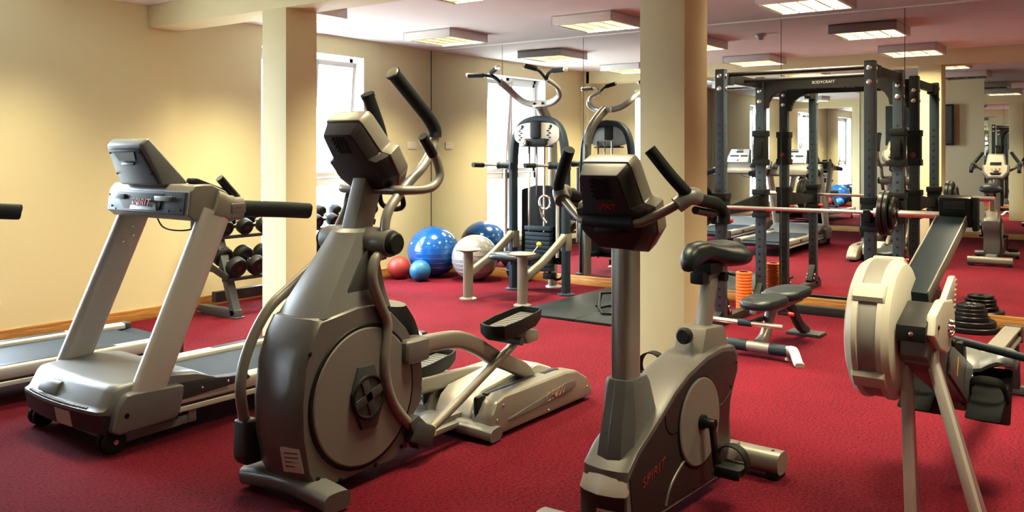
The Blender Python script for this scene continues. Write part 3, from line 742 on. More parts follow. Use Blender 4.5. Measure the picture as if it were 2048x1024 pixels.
# ================================================================ UPRIGHT BIKE
BK = thing('exercise_bike', 'dark grey upright exercise bike with black saddle, in the right foreground', 'exercise bike', (2.72, 1.505, 0), R(-2.6))
def bike(t):
    prof = [(-.075, .065), (-.10, .10), (-.105, .20), (-.095, .285), (-.03, .34), (.145, .432), (.25, .495), (.36, .54), (.52, .578), (.66, .588), (.78, .575), (.815, .545), (.818, .47), (.775, .41), (.745, .36), (.735, .28), (.745, .19), (.72, .10), (.66, .06)]
    ys = [-.115, -.109, -.08, 0, .08, .109, .115]
    def sh(x, z, y):
        e = max(0, abs(y) - .095) / .02; f = max(0, min(1, (.05 - x) / .12))
        return (x - .022 * f * (1 - (y / .115) ** 2) - (x - .35) * .012 * e * e, z - (z - .3) * .02 * e * e)
    b = NB(); sweepy(b, prof, ys, sh); mb = obj('main_shroud', b, 'body', t, 38)
    # dark side panels
    for s in (-1, 1):
        b = NB(); pr_ = [(-.06, .085), (-.085, .26), (-.02, .325), (.15, .415), (.26, .478), (.37, .522), (.52, .558), (.66, .567), (.765, .552), (.795, .53), (.797, .47), (.755, .40), (.725, .34), (.715, .26), (.72, .18), (.69, .10), (.62, .075)]
        prism(b, pr_, *sorted((s * .112, s * .1195)), .003); sp = obj('side_panel', b, 'brownblk', t)
        b = NB(); pts = [(.215 + .30 * math.cos(a), s * .120, .335 + .30 * math.sin(a)) for a in [R(q) for q in range(168, 259, 6)]]
        pts = [(.17 + .16 * k / 8 - .02 * math.sin(k / 8 * PI), s * .1195, .09 + .13 * (k / 8) ** .7) for k in range(9)]
        tube(b, pts, .006, 8); obj('panel_ridge', b, 'body', sp)
        if s < 0: text('lettering', 'SPIRIT', .045, (.075, -.1215, .235), (1, 0, .22), (-.22, 0, 1), 'dimred', sp, .002, .3, .0, .18)
        b = NB(); tube(b, [(.165, s * .1195, .42), (.175, s * .12, .375), (.21, s * .12, .345), (.26, s * .12, .34)], .0035, 6); tube(b, [(.62, s * .12, .35), (.68, s * .12, .365), (.735, s * .119, .39)], .003, 6); obj('panel_seam', b, 'black', sp)
        b = NB()
        for x, z in ((.56, .10), (.79, .50), (.735, .41), (.40, .085)): bolt(b, (x, s * .1195, z), (0, s, 0), .007)
        obj('screw', b, 'black', sp)
        b = NB(); lathe(b, [(0, 0), (.177, 0), (.177, s * .004), (0, s * .004)], (.44, s * .119, .335), 'y', 56); lathe(b, [(0, 0), (.03, 0), (.028, s * .03), (0, s * .03)], (.44, s * .12, .335), 'y', 24); obj('disc_groove', b, 'black', sp)
        b = NB(); lathe(b, [(.0, .0), (.170, .0), (.170, s * .008), (.164, s * .012), (0, s * .014)], (.44, s * .1195, .335), 'y', 56); obj('side_disc', b, 'disc', t)
        # crank and pedal
        d = V(.03, 0, -.168) if s < 0 else V(.13, 0, .115)
        c = V(.44, s * (.165 if s < 0 else .14), .335); e = c + d
        b = NB(); rod(b, (c.x, s * .12, c.z), (c.x, s * .185, c.z), .02); bar(b, c + V(0, s * .006, 0), e + V(0, s * .012, 0), .018, .034, .006, up=(1, 0, 0)); lathe(b, [(0, -.014), (.019, -.014), (.019, .014), (0, .014)], c + V(0, s * .006, 0), 'y', 18); obj('crank_arm', b, 'blackpl', t)
        pc = e + V(0, s * (.075 if s < 0 else .065), 0)
        b = NB(); rod(b, e, pc + V(0, s * .04, 0), .008); box(b, pc.x - .05, pc.x + .05, pc.y - .048, pc.y + .048, pc.z - .014, pc.z + .012, .006)
        box(b, pc.x - .055, pc.x - .04, pc.y - .05, pc.y + .05, pc.z - .022, pc.z + .018, .004); box(b, pc.x + .04, pc.x + .055, pc.y - .05, pc.y + .05, pc.z - .022, pc.z + .018, .004); pd = obj('pedal', b, 'black', t)
        b = NB(); rings = []
        for k in range(25):
            a = R(-28 + 236 * k / 24); p = V(pc.x, pc.y, pc.z + .01) + V(0, math.cos(a) * .062, .02 + math.sin(a) * .062)
            n1 = V(0, math.cos(a), math.sin(a)) * .0025; w = V(.022, 0, 0); rings.append([p - n1 - w, p + n1 - w, p + n1 + w, p - n1 + w])
        loft(b, rings); obj('pedal_strap', b, 'black', pd)
    # front block: champagne collar and neck
    b = NB()
    def hx(z, x0, xm, x1, w0, w1): return [(x0, 0, z), (x0 + .012, -w0, z), (xm, -w1, z), (x1, -w1 * .8, z), (x1, w1 * .8, z), (xm, w1, z), (x0 + .012, w0, z)]
    fs = loft(b, [hx(.205, -.118, -.084, .03, .062, .095), hx(.288, -.080, -.052, .12, .054, .086)]); _bevel(b, fs, .004, 2, 20); obj('front_collar', b, 'pale', t, 20)
    b = NB(); fs = loft(b, [hx(.27, -.064, .0, .14, .050, .073), hx(.43, -.03, .03, .205, .043, .068), hx(.55, .0, .03, .165, .038, .06), hx(.575, .006, .035, .15, .034, .054)]); _bevel(b, fs, .004, 2, 20); obj('neck_shroud', b, 'steelgrey', t, 20)
    b = NB(); sweepy(b, [(-.10, .07), (-.112, .10), (-.114, .205), (-.085, .205), (-.07, .07)], [-.113, -.105, -.06, 0, .06, .105, .113], lambda x, z, y: (x - .022 * (1 - (y / .115) ** 2), z)); obj('nose_panel', b, 'brownblk', t)
    b = NB(); hexa(b, [(-.128, -.075, .100), (-.137, .01, .100), (-.11, .01, .100), (-.10, -.075, .100), (-.129, -.075, .155), (-.138, .01, .155), (-.11, .01, .155), (-.10, -.075, .155)], .001); lb = obj('warning_label', b, 'label', t)
    b = NB()
    for k in range(4): bar(b, (-.1295, -.068, .108 + .012 * k), (-.1365, .0, .108 + .012 * k), .0015, .0035)
    obj('label_print', b, 'ink', lb)
    # mast
    b = NB(); tube(b, [(.075, 0, .53), (.075, 0, 1.16)], .052, 24, sm=False, rb=.04, up=(1, 0, 0), sq=4); obj('mast', b, 'silver', t)
    console(t, (.115, .005, 1.04), R(24), .93, 'SPIRIT', ('champ', 'brownblk'))
    # handle bar
    b = NB(); tube(b, [(-.035, -.10, 1.14), (-.035, .10, 1.14)], .026, 18, sm=False); box(b, -.05, .06, -.06, .06, 1.10, 1.165, .015); obj('bar_clamp', b, 'black', t)
    for s in (-1, 1):
        b = NB(); tube(b, [(-.035, s * .09, 1.14), (-.03, s * .125, 1.145), (.0, s * .19, 1.18), (.03, s * .255, 1.222)], .0165, 16); hb = obj('handle_bar', b, 'champ', t)
        b = NB(); tube(b, [(.015, s * .235, 1.205), (.045, s * .268, 1.235), (.085, s * .272, 1.232)], .030, 16); obj('elbow_joint', b, 'grey', hb)
        b = NB(); tube(b, [(.045, s * .266, 1.235), (.02, s * .258, 1.258), (-.01, s * .222, 1.31), (-.045, s * .165, 1.395)], .0215, 16); obj('grip', b, 'foam', hb)
        b = NB(); tube(b, [(.06, s * .27, 1.23), (.15, s * .272, 1.215), (.25, s * .272, 1.20), (.30, s * .272, 1.165), (.305, s * .272, 1.13)], .023, 16); obj('rear_grip', b, 'foam', hb)
        b = NB(); tube(b, [(.10, s * .262, 1.185), (.24, s * .262, 1.165)], .014, 12, sm=False); obj('pulse_sensor', b, 'blackpl', hb)
    # saddle
    b = NB(); prism(b, [(.555, .57), (.60, .67), (.62, .672), (.77, .66), (.785, .635), (.80, .59), (.84, .555), (.82, .53), (.60, .545)], -.065, .065, .012, 2); sb = obj('seat_boot', b, 'champ', t)
    b = NB(); rod(b, (.60, .0, .64), (.545, .0, .645), .008); lathe(b, [(0, 0), (.030, 0), (.033, .006), (.033, .03), (.026, .036), (0, .036)], (.55, 0, .645), (-1, 0, .05), 12); obj('seat_knob', b, 'black', sb)
    b = NB(); bar(b, (.69, 0, .62), (.765, 0, .865), .05, .075, .012, up=(-1, 0, .3)); sp_ = obj('seat_post', b, 'silver', t)
    b = NB(); bar(b, (.655, 0, .855), (.89, 0, .885), .05, .04, .008); obj('seat_slide', b, 'champ', sp_)
    b = NB(); box(b, .635, .70, -.03, .03, .84, .89, .01); box(b, .68, .80, -.045, .045, .875, .925, .012); rod(b, (.82, -.05, .855), (.82, .05, .855), .02); obj('seat_clamp', b, 'black', sp_)
    b = NB(); rings = []
    for x, w, zt, zb in ((.545, .012, .955, .925), (.56, .032, .985, .90), (.60, .042, 1.012, .915), (.68, .05, 1.018, .935), (.75, .07, 1.005, .925), (.80, .10, 1.0, .905), (.85, .125, 1.005, .895), (.91, .13, 1.005, .892), (.955, .105, .985, .90), (.968, .07, .965, .92)):
        rr = []
        for k in range(20):
            a = 2 * PI * k / 20; cz = math.cos(a); sy = math.sin(a); z = (zt + zb) / 2 + (zt - zb) / 2 * math.copysign(abs(cz) ** .75, cz); y = w * math.copysign(abs(sy) ** .7, sy)
            z -= .018 * (abs(y) / .13) ** 2 * (cz > 0); rr.append((x, y, z))
        rings.append(rr)
    loft(b, rings); obj('saddle', b, 'vinyl', t, 60)
    # stabilizers
    b = NB(); tube(b, [(.96, -.24, .066), (.96, .25, .066)], .047, 24, sm=False, rb=.058, up=(0, 0, 1), sq=2.8); rs = obj('rear_stabilizer', b, 'champ', t)
    b = NB(); box(b, .70, .95, -.06, .06, .06, .13, .015); obj('stabilizer_neck', b, 'champ', rs)
    for s in (-1, 1):
        b = NB(); box(b, .91, 1.01, s * .21 - .025, s * .21 + .025, 0, .03, .006); obj('foot', b, 'black', rs)
        b = NB(); bolt(b, (.955, s * .20, .1125), (0, 0, 1), .008, .003); obj('screw', b, 'black', rs)
    b = NB(); tube(b, [(-.09, -.26, .048), (-.085, 0, .055), (-.09, .26, .048)], .036, 18, rb=.05, up=(0, 0, 1), sq=2.8); fs_ = obj('front_stabilizer', b, 'grey', t)
    for s in (-1, 1):
        b = NB(); lathe(b, [(0, -.02), (.032, -.02), (.032, .02), (0, .02)], (-.11, s * .225, .032), 'y', 20); obj('wheel', b, 'black', fs_)
bike(BK)
for o_ in list(BK.children):                                         # slim the body shell of the bike
    st = o_.name.split('.')[0]
    fam = [o_] + list(o_.children)
    if st in ('main_shroud', 'side_panel', 'nose_panel', 'warning_label', 'side_disc'):
        for q in fam:
            for v in q.data.vertices: v.co.x += .03; v.co.y *= .79
    elif st in ('crank_arm', 'pedal'):
        for q in fam:
            sg = 1 if q.data.vertices[0].co.y > 0 else -1
            for v in q.data.vertices: v.co.x += .03; v.co.y -= sg * .022

# ================================================================ ROWING MACHINE
RW = thing('rowing_machine', 'cream rowing machine with large flywheel drum and monitor on a dark arm, at right', 'rowing machine', (3.2, .63, 0), R(-1.2))
def rower(t):
    # flywheel drum on the far side of the frame
    fx, fz, rr = .235, .732, .256; y0, y1 = .055, .225
    b = NB(); ym = (y0 + y1) / 2; hw = (y1 - y0) / 2
    lathe(b, [(0, -hw), (rr - .045, -hw), (rr - .016, -hw + .012), (rr, -hw + .035), (rr, -hw * .38), (rr - .012, -hw * .36), (rr - .012, hw * .36), (rr, hw * .38), (rr, hw - .035), (rr - .016, hw - .012), (rr - .045, hw), (0, hw)], (fx, ym, fz), 'y', 72); fh = obj('flywheel_housing', b, 'cream', t)
    b = NB(); lathe(b, [(rr - .02, -hw * .36), (rr - .007, -hw * .36), (rr - .007, hw * .36), (rr - .02, hw * .36)], (fx, ym, fz), 'y', 72); pb = obj('perforated_band', b, 'mesh', fh)
    for a in (142, 216, 70, 290):
        b = NB(); rings = []
        for k in range(7):
            q = R(a - 8 + 16 * k / 6); e = .006 if 0 < k < 6 else -.004
            p = V(fx + math.cos(q) * (rr + e), ym, fz + math.sin(q) * (rr + e)); n = V(math.cos(q), 0, math.sin(q)) * .022; w = V(0, hw * .66, 0)
            rings.append([p - n - w, p - w, p - w * .9 + n * .3, p + w * .9 + n * .3, p + w, p - n + w])
        loft(b, rings); cl = obj('clip_bridge', b, 'cream', fh)
    b = NB(); lathe(b, [(0, 0), (.14, 0), (.14, .006), (.10, .010), (0, .010)], (fx, y1, fz), 'y', 40); obj('air_vent', b, 'dgrey', fh)
    # frame: front cap, main beam running down to the foot stretchers
    b = NB(); hexa(b, [(.02, -.046, .735), (.20, -.046, .71), (.20, .050, .71), (.02, .050, .735), (.02, -.046, .79), (.20, -.046, .85), (.20, .050, .85), (.02, .050, .79)], .006); nc = obj('nose_cap', b, 'char', t)
    b = NB(); bolt(b, (.018, .0, .762), (-1, 0, 0), .008); obj('bolt', b, 'bright', nc)
    b = NB(); hexa(b, [(.05, -.045, .68), (.16, -.045, .60), (.16, .045, .60), (.05, .045, .68), (.06, -.045, .77), (.35, -.045, .79), (.35, .045, .79), (.06, .045, .77)], .008)
    bar(b, (.10, 0, .70), (.82, 0, .40), .096, .11, .01, up=(.3, 0, 1)); obj('main_beam', b, 'silverpl', t)
    b = NB(); prism(b, [(.04, .755), (.07, .825), (.20, .86), (.36, .845), (.41, .78), (.41, .73), (.33, .665), (.27, .655), (.14, .695)], -.070, -.038, .012, 3); prism(b, [(.24, .845), (.40, .81), (.455, .905), (.44, .92), (.41, .92)], -.066, -.042, .008); sc = obj('sprocket_cover', b, 'cream', t)
    b = NB()
    for k in range(7): box(b, .400 + k * .005, .430 + k * .005, -.068, -.06, .79 + k * .018, .799 + k * .018, .003)
    obj('cover_ribs', b, 'cream', sc)
    b = NB(); lathe(b, [(0, 0), (.034, 0), (.03, .006), (0, .006)], (.30, -.070, .745), (0, -1, 0), 24)
    for k in range(7):
        a = 2 * PI * k / 7; lathe(b, [(0, 0), (.01, 0), (.006, .012), (0, .012)], V(.30 + .024 * math.cos(a), -.072, .745 + .024 * math.sin(a)), (0, -1, 0), 10)
    obj('sprocket', b, 'chrome', sc)
    b = NB()
    bolt(b, (.10, -.071, .78), (0, -1, 0), .009); bolt(b, (.34, -.071, .685), (0, -1, 0), .014, .014); obj('bolt', b, 'char', sc)
    # lower plate to the rail
    b = NB(); hexa(b, [(.36, -.060, .565), (.83, -.060, .33), (.83, -.052, .33), (.36, -.052, .565), (.40, -.060, .665), (.85, -.060, .50), (.85, -.052, .50), (.40, -.052, .665)], .003); sp = obj('side_plate', b, 'silverpl', t)
    b = NB(); bolt(b, (.82, -.061, .40), (0, -1, 0), .008); bolt(b, (.82, -.061, .46), (0, -1, 0), .008); obj('bolt', b, 'bright', sp)
    b = NB(); hexa(b, [(.50, -.0615, .53), (.50, -.0615, .53), (.50, -.06, .53), (.50, -.06, .53), (.52, -.0615, .60), (.535, -.0615, .595), (.535, -.06, .595), (.52, -.06, .60)]); obj('side_sticker', b, 'yellow', sp)
    # front legs
    b = NB(); prism(b, [(-.058, .585), (-.058, .69), (.058, .69), (.058, .585), (.045, .635), (.02, .655), (-.02, .655), (-.045, .635)][::-1], .10, .19, .006, 2, 'x'); tp = obj('leg_yoke', b, 'pale', t)
    for s, yf in ((1, .022), (-1, -.225)):
        b = NB(); a = V(.145, s * .045, .64); e = V(.13, yf, .0); bar(b, a, e, .05, .032, .006, up=(0, 1, 0)); lg = obj('front_leg', b, 'pale', t)
        b = NB(); bar(b, V(.165, s * .045, .64), V(.19, yf, .015), .05, .028, .004, up=(0, 1, 0)); obj('leg_brace', b, 'silver', lg)
        b = NB(); box(b, .09, .20, yf - .03, yf + .03, 0, .014, .005); obj('leg_foot', b, 'black', lg)
    # rail, rear leg, seat
    b = NB(); prism(b, [(-.042, .0), (.042, .0), (.042, .02), (.025, .03), (.025, .055), (.042, .06), (.042, .075), (-.042, .075), (-.042, .06), (-.025, .055), (-.025, .03), (-.042, .02)], .78, 2.52, .002, 1, 'x')
    for v in b.verts: v.co.z += .325 - (v.co.x - .78) * .006
    rl = obj('rail', b, 'champ', t)
    b = NB(); box(b, 2.515, 2.55, -.048, .048, .30, .395, .006); obj('rail_cap', b, 'dgrey', rl)
    b = NB(); bar(b, (2.46, 0, .31), (2.53, 0, .03), .075, .045, .006, up=(1, 0, 0)); bar(b, (2.53, -.22, .03), (2.53, .22, .03), .05, .05, .01); obj('rear_leg', b, 'dgrey', t)
    sx = 1.0
    b = NB(); rings = []
    for k in range(15):
        u = -1 + 2 * k / 14; y = u * .20; dz = .035 * abs(u) ** 1.5 + .012 * math.cos(u * 9) ; w = .135 * (1 - .30 * abs(u) ** 4) * (1 if abs(u) < .99 else .85)
        rings.append([(sx - w, y, .475 + dz), (sx - w - .005, y, .49 + dz), (sx - w + .02, y, .515 + dz), (sx, y, .508 + dz), (sx + w - .02, y, .512 + dz), (sx + w, y, .49 + dz), (sx + w, y, .475 + dz), (sx, y, .46 + dz * .6)])
    loft(b, rings); se = obj('seat', b, 'steelgrey', t, 50)
    b = NB(); box(b, sx - .10, sx + .10, -.062, .062, .41, .475, .01); box(b, sx - .08, sx + .08, -.06, .06, .345, .41, .006); obj('seat_carriage', b, 'black', t)
    # foot stretchers
    for s in (-1, 1):
        b = NB(); hexa(b, [(.62, s * .06, .34), (.90, s * .06, .26), (.90, s * .19, .26), (.62, s * .19, .34), (.70, s * .06, .375), (.99, s * .06, .475), (.99, s * .19, .475), (.70, s * .19, .375)], .012); fr = obj('foot_stretcher', b, 'matte', t)
        b = NB(); tube(b, [(.80, s * .055, .38), (.76, s * .075, .46), (.76, s * .17, .46), (.80, s * .195, .38)], .02, 10, rb=.004); obj('foot_strap', b, 'matte', fr)
    # chain handle
    b = NB(); tube(b, [(.72, .20, .62), (.70, .10, .632), (.70, .0, .63), (.72, -.12, .608), (.76, -.27, .575)], .0165, 16); hd = obj('chain_handle', b, 'navy', t)
    b = NB(); prism(b, [(.72, .50), (.79, .49), (.75, .60), (.70, .64), (.68, .62)], -.05, .05, .006); obj('handle_hook', b, 'char', t)
    b = NB(); rod(b, (.40, 0, .66), (.70, 0, .63), .006, 8); obj('chain', b, 'bright', t)
    # monitor arm and monitor
    b = NB(); bar(b, (.28, .052, .85), (.80, .012, 1.10), .108, .045, .006, up=(-.5, 0, 1)); ma = obj('monitor_arm', b, 'navy', t)
    b = NB()
    for s in (-1, 1): bar(b, (.28, .052 + s * .055, .853), (.80, .012 + s * .055, 1.103), .006, .05, .002, up=(-.5, 0, 1))
    obj('arm_edge', b, 'silver', ma)
    mt = Matrix.Translation((.82, .0, 1.13)) @ Matrix.Rotation(R(-14), 4, 'Y')
    b = NB(); box(b, -.02, .03, -.062, .062, -.055, .075, .010, mtx=mt); mo = obj('monitor', b, 'blackpl', t)
    b = NB(); box(b, -.026, -.018, -.04, .04, .022, .06, .004, mtx=mt); box(b, -.03, -.02, -.042, .042, .028, .034, .002, mtx=mt); obj('monitor_hatch', b, 'char', mo)
    b = NB(); box(b, .03, .033, -.05, .05, -.03, .06, .002, mtx=mt); obj('monitor_screen', b, 'slate', mo)
    b = NB(); bar(b, (.79, .01, 1.05), (.83, .01, 1.10), .05, .05, .008); box(b, .80, .85, -.085, -.063, 1.06, 1.20, .008); obj('monitor_bracket', b, 'black', t)
rower(RW)

# ================================================================ POWER RACK
XF, XB, YL, YR = 6.66, 7.57, 2.715, 1.575; ZR = 2.05
RK = thing('power_rack', 'dark grey steel power rack of four punched posts before the mirror', 'power rack', ((XF + XB) / 2, (YL + YR) / 2, 0))
def rack(t):
    hx, hy = (XB - XF) / 2, (YL - YR) / 2; g = .0375
    for sx in (-1, 1):
        for sy in (-1, 1):
            b = NB(); box(b, -g, g, -g, g, .04, ZR, .004); u = obj('upright', b, 'post', t, loc=(sx * hx, sy * hy, 0))
            b = NB(); dz = (1.90, 2.0) if sx < 0 else (1.84, 1.93)
            for z in dz:
                bolt(b, (-g - .001, 0, z), (-1, 0, 0), .02, .01); bolt(b, (0, -g - .001, z), (0, -1, 0), .017, .01)
            if sx > 0:
                for z in dz: bolt(b, (g + .001, 0, z), (1, 0, 0), .02, .01)
            obj('bolt', b, 'bright', u)
            b = NB(); box(b, -g + .002, g - .002, -g + .002, g - .002, ZR, ZR + .006, .002); obj('end_cap', b, 'black', u)
    for sy in (-1, 1):
        y = sy * hy
        b = NB(); box(b, -hx + g, hx - g, y - .025, y + .025, ZR - .09, ZR - .02, .004); box(b, -hx + g, -hx + g + .16, y - .031, y + .031, ZR - .11, ZR - .015, .003); sb = obj('top_side_beam', b, 'char', t)
        b = NB(); bolt(b, (-hx + g + .06, y, ZR - .015), (0, 0, 1), .014, .01); bolt(b, (-hx + g + .12, y, ZR - .015), (0, 0, 1), .014, .01); obj('bolt', b, 'bright', sb)
        # floor rails with gusset plates
        b = NB(); box(b, -hx - .15, hx + .12, y - .0375, y + .0375, .0, .07, .005); fr = obj('floor_rail', b, 'char', t)
        b = NB()
        for s, x0 in ((1, -hx + g), (-1, hx - g)):
            prism(b, [(x0, .07), (x0 + s * .12, .07), (x0 + s * .12, .09), (x0 + s * .03, .21), (x0, .24)], y - .03, y + .03, .003)
        prism(b, [(-hx - g, .07), (-hx - .14, .07), (-hx - .14, .085), (-hx - g - .01, .12), (-hx - g, .12)], y - .03, y + .03, .003)
        obj('gusset', b, 'black', fr)
        b = NB()
        for x, z in ((-hx + .10, .105), (-hx + .075, .14), (hx - .10, .105), (hx - .07, .15)): bolt(b, (x, y - .031, z), (0, -1, 0), .016, .012); bolt(b, (x, y + .031, z), (0, 1, 0), .016, .012)
        obj('bolt', b, 'bright', fr)
    b = NB(); rod(b, (-hx + .10, -hy, ZR - .03), (-hx + .10, hy, ZR - .03), .017); obj('pull_up_bar', b, 'char', t)
    b = NB(); rod(b, (0, -hy, ZR - .055), (0, hy, ZR - .055), .017); obj('pull_up_bar', b, 'char', t)
    b = NB(); prism(b, [(-hy + g, ZR - .02), (hy - g, ZR - .02), (hy - g, ZR - .27), (hy - g - .025, ZR - .27)] + [(hy - g - .025 - .15 * (1 - math.cos(R(a))), ZR - .27 + .15 * math.sin(R(a))) for a in (20, 40, 60, 80)] + [(hy - g - .19, ZR - .11), (-hy + g + .19, ZR - .11)] + [(-hy + g + .025 + .15 * (1 - math.cos(R(a))), ZR - .27 + .15 * math.sin(R(a))) for a in (80, 60, 40, 20)] + [(-hy + g + .025, ZR - .27), (-hy + g, ZR - .27)], hx - .03, hx + .03, .002, 1, 'x', 60); cm = obj('top_cross_member', b, 'char', t)
    text('lettering', 'BODYCRAFT', .033, (hx - .032, .02, ZR - .062), (0, -1, 0), (0, 0, 1), 'whitepr', cm, .002, .15)
    text('lettering', 'BODYCRAFT', .033, (hx + .032, .02, ZR - .062), (0, 1, 0), (0, 0, 1), 'whitepr', cm, .002, .15)
    b = NB(); box(b, hx - .03, hx + .03, -hy + g, hy - g, .0, .072, .004); obj('floor_cross_member', b, 'char', t)
    # spotter arms with sleeves on both posts
    for sy in (-1, 1):
        y = sy * hy; zc = .945
        b = NB()
        for x in (-hx, hx):
            box(b, x - .055, x + .055, y - .055, y + .055, zc - .125, zc + .115, .006)
            box(b, x - .062, x + .062, y - .062, y + .062, zc + .07, zc + .12, .006); box(b, x - .062, x + .062, y - .062, y + .062, zc - .13, zc - .09, .006)
        hexa(b, [(-hx + .05, y - .02, zc - .06), (hx - .05, y - .02, zc - .06), (hx - .05, y + .02, zc - .06), (-hx + .05, y + .02, zc - .06), (-hx + .05, y - .02, zc + .01), (hx - .05, y - .02, zc + .075), (hx - .05, y + .02, zc + .075), (-hx + .05, y + .02, zc + .01)], .004); sa = obj('spotter_arm', b, 'black', t)
        b = NB(); lathe(b, [(0, 0), (.02, 0), (.017, .04), (0, .045)], (hx, y - .055, zc - .07), (0, -1, 0), 16); lathe(b, [(0, 0), (.02, 0), (.017, .04), (0, .045)], (-hx, y - .055, zc - .10), (0, -1, 0), 16); obj('pull_pin', b, 'redpl', sa)
        # bar hook in front
        b = NB(); prism(b, [(-hx - .055, .88), (-hx - .108, .89), (-hx - .118, .975), (-hx - .105, .98), (-hx - .096, .942), (-hx - .06, .942)], y - .025, y + .025, .004); obj('bar_hook', b, 'black', t)
        # bar holders stored on the rear posts
        b = NB(); box(b, hx - .052, hx + .052, y - .052, y + .052, 1.28, 1.58, .006); box(b, hx - .06, hx + .06, y - .06, y + .06, 1.53, 1.585, .006); box(b, hx - .06, hx + .06, y - .06, y + .06, 1.275, 1.33, .006); bar(b, (hx - .06, y, 1.42), (hx - .075, y, 1.42), .06, .14, .004); bh = obj('bar_holder', b, 'black', t)
        b = NB(); lathe(b, [(0, 0), (.022, 0), (.018, .03), (0, .035)], (hx + .053, y, 1.37), (1, 0, 0), 16); obj('pull_pin', b, 'redpl', bh)
rack(RK)

# barbell and plates
XBAR, ZBAR = 6.578, .957
t = thing('barbell', 'long steel barbell resting on the front hooks of the power rack', 'barbell', (XBAR, 2.145, ZBAR))
b = NB(); rod(b, (0, -.66, 0), (0, .66, 0), .0145, 18); obj('shaft', b, 'bright', t)
for s in (-1, 1):
    b = NB(); rod(b, (0, s * .65, 0), (0, s * 1.07, 0), .025, 20); obj('sleeve', b, 'bright', t)
    b = NB(); lathe(b, [(0, s * .615), (.036, s * .615), (.036, s * .655), (0, s * .655)], (0, 0, 0), 'y', 24); obj('collar', b, 'bright', t)
def plate(bm, r, w, ax='y', c=(0, 0, 0), hole=.026):
    h = w / 2
    lathe(bm, [(hole, -h * .8), (r * .32, -h * .8), (r * .36, -h * .45), (r * .78, -h * .45), (r * .84, -h), (r * .96, -h), (r, -h * .7), (r, h * .7), (r * .96, h), (r * .84, h), (r * .78, h * .45), (r * .36, h * .45), (r * .32, h * .8), (hole, h * .8), (hole, -h * .8)], c, ax, 48)
def loose_plate(name, label, r, w, ax, loc, group):
    b = NB(); plate(b, r, w, ax); o = obj(name, b, 'blackpl'); o.location = loc; return tag(o, label, 'weight plate', group)
y = 2.145 - .66
for w, r, l in ((.034, .162, 'black weight plate on the right end of the barbell, innermost of three'), (.032, .158, 'black weight plate on the right end of the barbell, middle of three'), (.028, .115, 'smaller black weight plate on the right end of the barbell, outermost of three')):
    loose_plate('weight_plate', l, r, w, 'y', (XBAR, y - w / 2, ZBAR), 'plates on the barbell'); y -= w + .001
y = 2.145 + .66
for w, r, l in ((.034, .162, 'black weight plate on the left end of the barbell, inner one, seen in the mirror'), (.032, .158, 'black weight plate on the left end of the barbell, outer one, seen in the mirror')):
    loose_plate('weight_plate', l, r, w, 'y', (XBAR, y + w / 2, ZBAR), 'plates on the barbell'); y += w + .001
b = NB()
for q in (0,): ring(b, (0, 0, 0), .030, .006, 'xz', 24, 8); tube(b, [(.028, 0, -.01), (.04, 0, -.05), (.06, -.005, -.075)], .004, 8); tube(b, [(-.028, 0, -.01), (.0, .0, -.055), (.03, -.005, -.085)], .004, 8)
o = obj('spring_clip', b, 'char'); o.location = (XBAR, 2.145 - .66 - .112, ZBAR); tag(o, 'black spring clip on the right barbell sleeve outside the plates', 'clip')
z = 0
for r, w, l in ((.205, .042, 'black weight plate, bottom and widest of the floor stack'), (.178, .042, 'black weight plate, second from the bottom of the floor stack'), (.135, .034, 'black weight plate, third from the bottom of the floor stack'), (.122, .030, 'black weight plate, fourth from the bottom of the floor stack'), (.118, .028, 'black weight plate, second from the top of the floor stack'), (.10, .026, 'black weight plate, top and smallest of the floor stack')):
    loose_plate('weight_plate', l, r, w, 'z', (7.62 + .004 * random.uniform(-1, 1), 1.06 + .004 * random.uniform(-1, 1), z + w / 2), 'floor stack of plates by the mirror'); z += w + .0005

# ================================================================ BENCH
t = thing('weight_bench', 'low black padded weight bench with silver frame before the power rack', 'weight bench', (5.76, 2.10, 0), R(-3))
def pad(bm, x0, x1, w0, w1, z0, z1, tilt=0.):
    n = 28; rings = []
    def outl(s, z):
        o = []
        for k in range(n):
            a = 2 * PI * k / n; c, q = math.cos(a), math.sin(a)
            x = (x0 + x1) / 2 + (x1 - x0) / 2 * s * math.copysign(abs(c) ** .6, c); f = (x - x0) / (x1 - x0); w = w0 + (w1 - w0) * f
            o.append((x, w * s * math.copysign(abs(q) ** .55, q), z + tilt * (x - x0)))
        return o
    loft(bm, [outl(.93, z0), outl(.99, z0 + .012), outl(1., (z0 + z1) / 2), outl(.985, z1 - .014), outl(.93, z1 - .003), outl(.6, z1)])
b = NB(); pad(b, -.08, .33, .115, .14, .325, .385, .01); sp = obj('seat_pad', b, 'vinyl', t, 50)
text('lettering', 'BODYCRAFT', .03, (.03, .0, .3875), (0, -1, 0), (1, 0, .0), 'steelblue', sp, .001, .1)
b = NB(); pad(b, .35, .82, .14, .12, .335, .398); obj('back_pad', b, 'vinyl', t, 50)
b = NB(); tube(b, [(.03, 0, .075), (.12, 0, .10), (.20, 0, .17), (.24, 0, .25), (.30, 0, .31)], .045, 18, rb=.03, up=(1, 0, 0), sq=3.2); obj('front_post', b, 'silver', t)
b = NB(); bar(b, (.28, 0, .29), (.80, 0, .305), .06, .05, .006); bar(b, (-.05, 0, .31), (.33, 0, .31), .05, .03, .006); obj('seat_rail', b, 'silver', t)
b = NB(); tube(b, [(.55, 0, .30), (.66, 0, .22), (.80, 0, .10), (.94, 0, .03)], .04, 18, rb=.03, up=(1, 0, 0), sq=3.2); box(b, .86, 1.02, -.13, .13, .0, .025, .008); obj('rear_leg', b, 'dgrey', t)
b = NB(); rod(b, (.0, -.26, .07), (.0, .26, .07), .036, 20); fc = obj('front_cross_tube', b, 'silver', t)
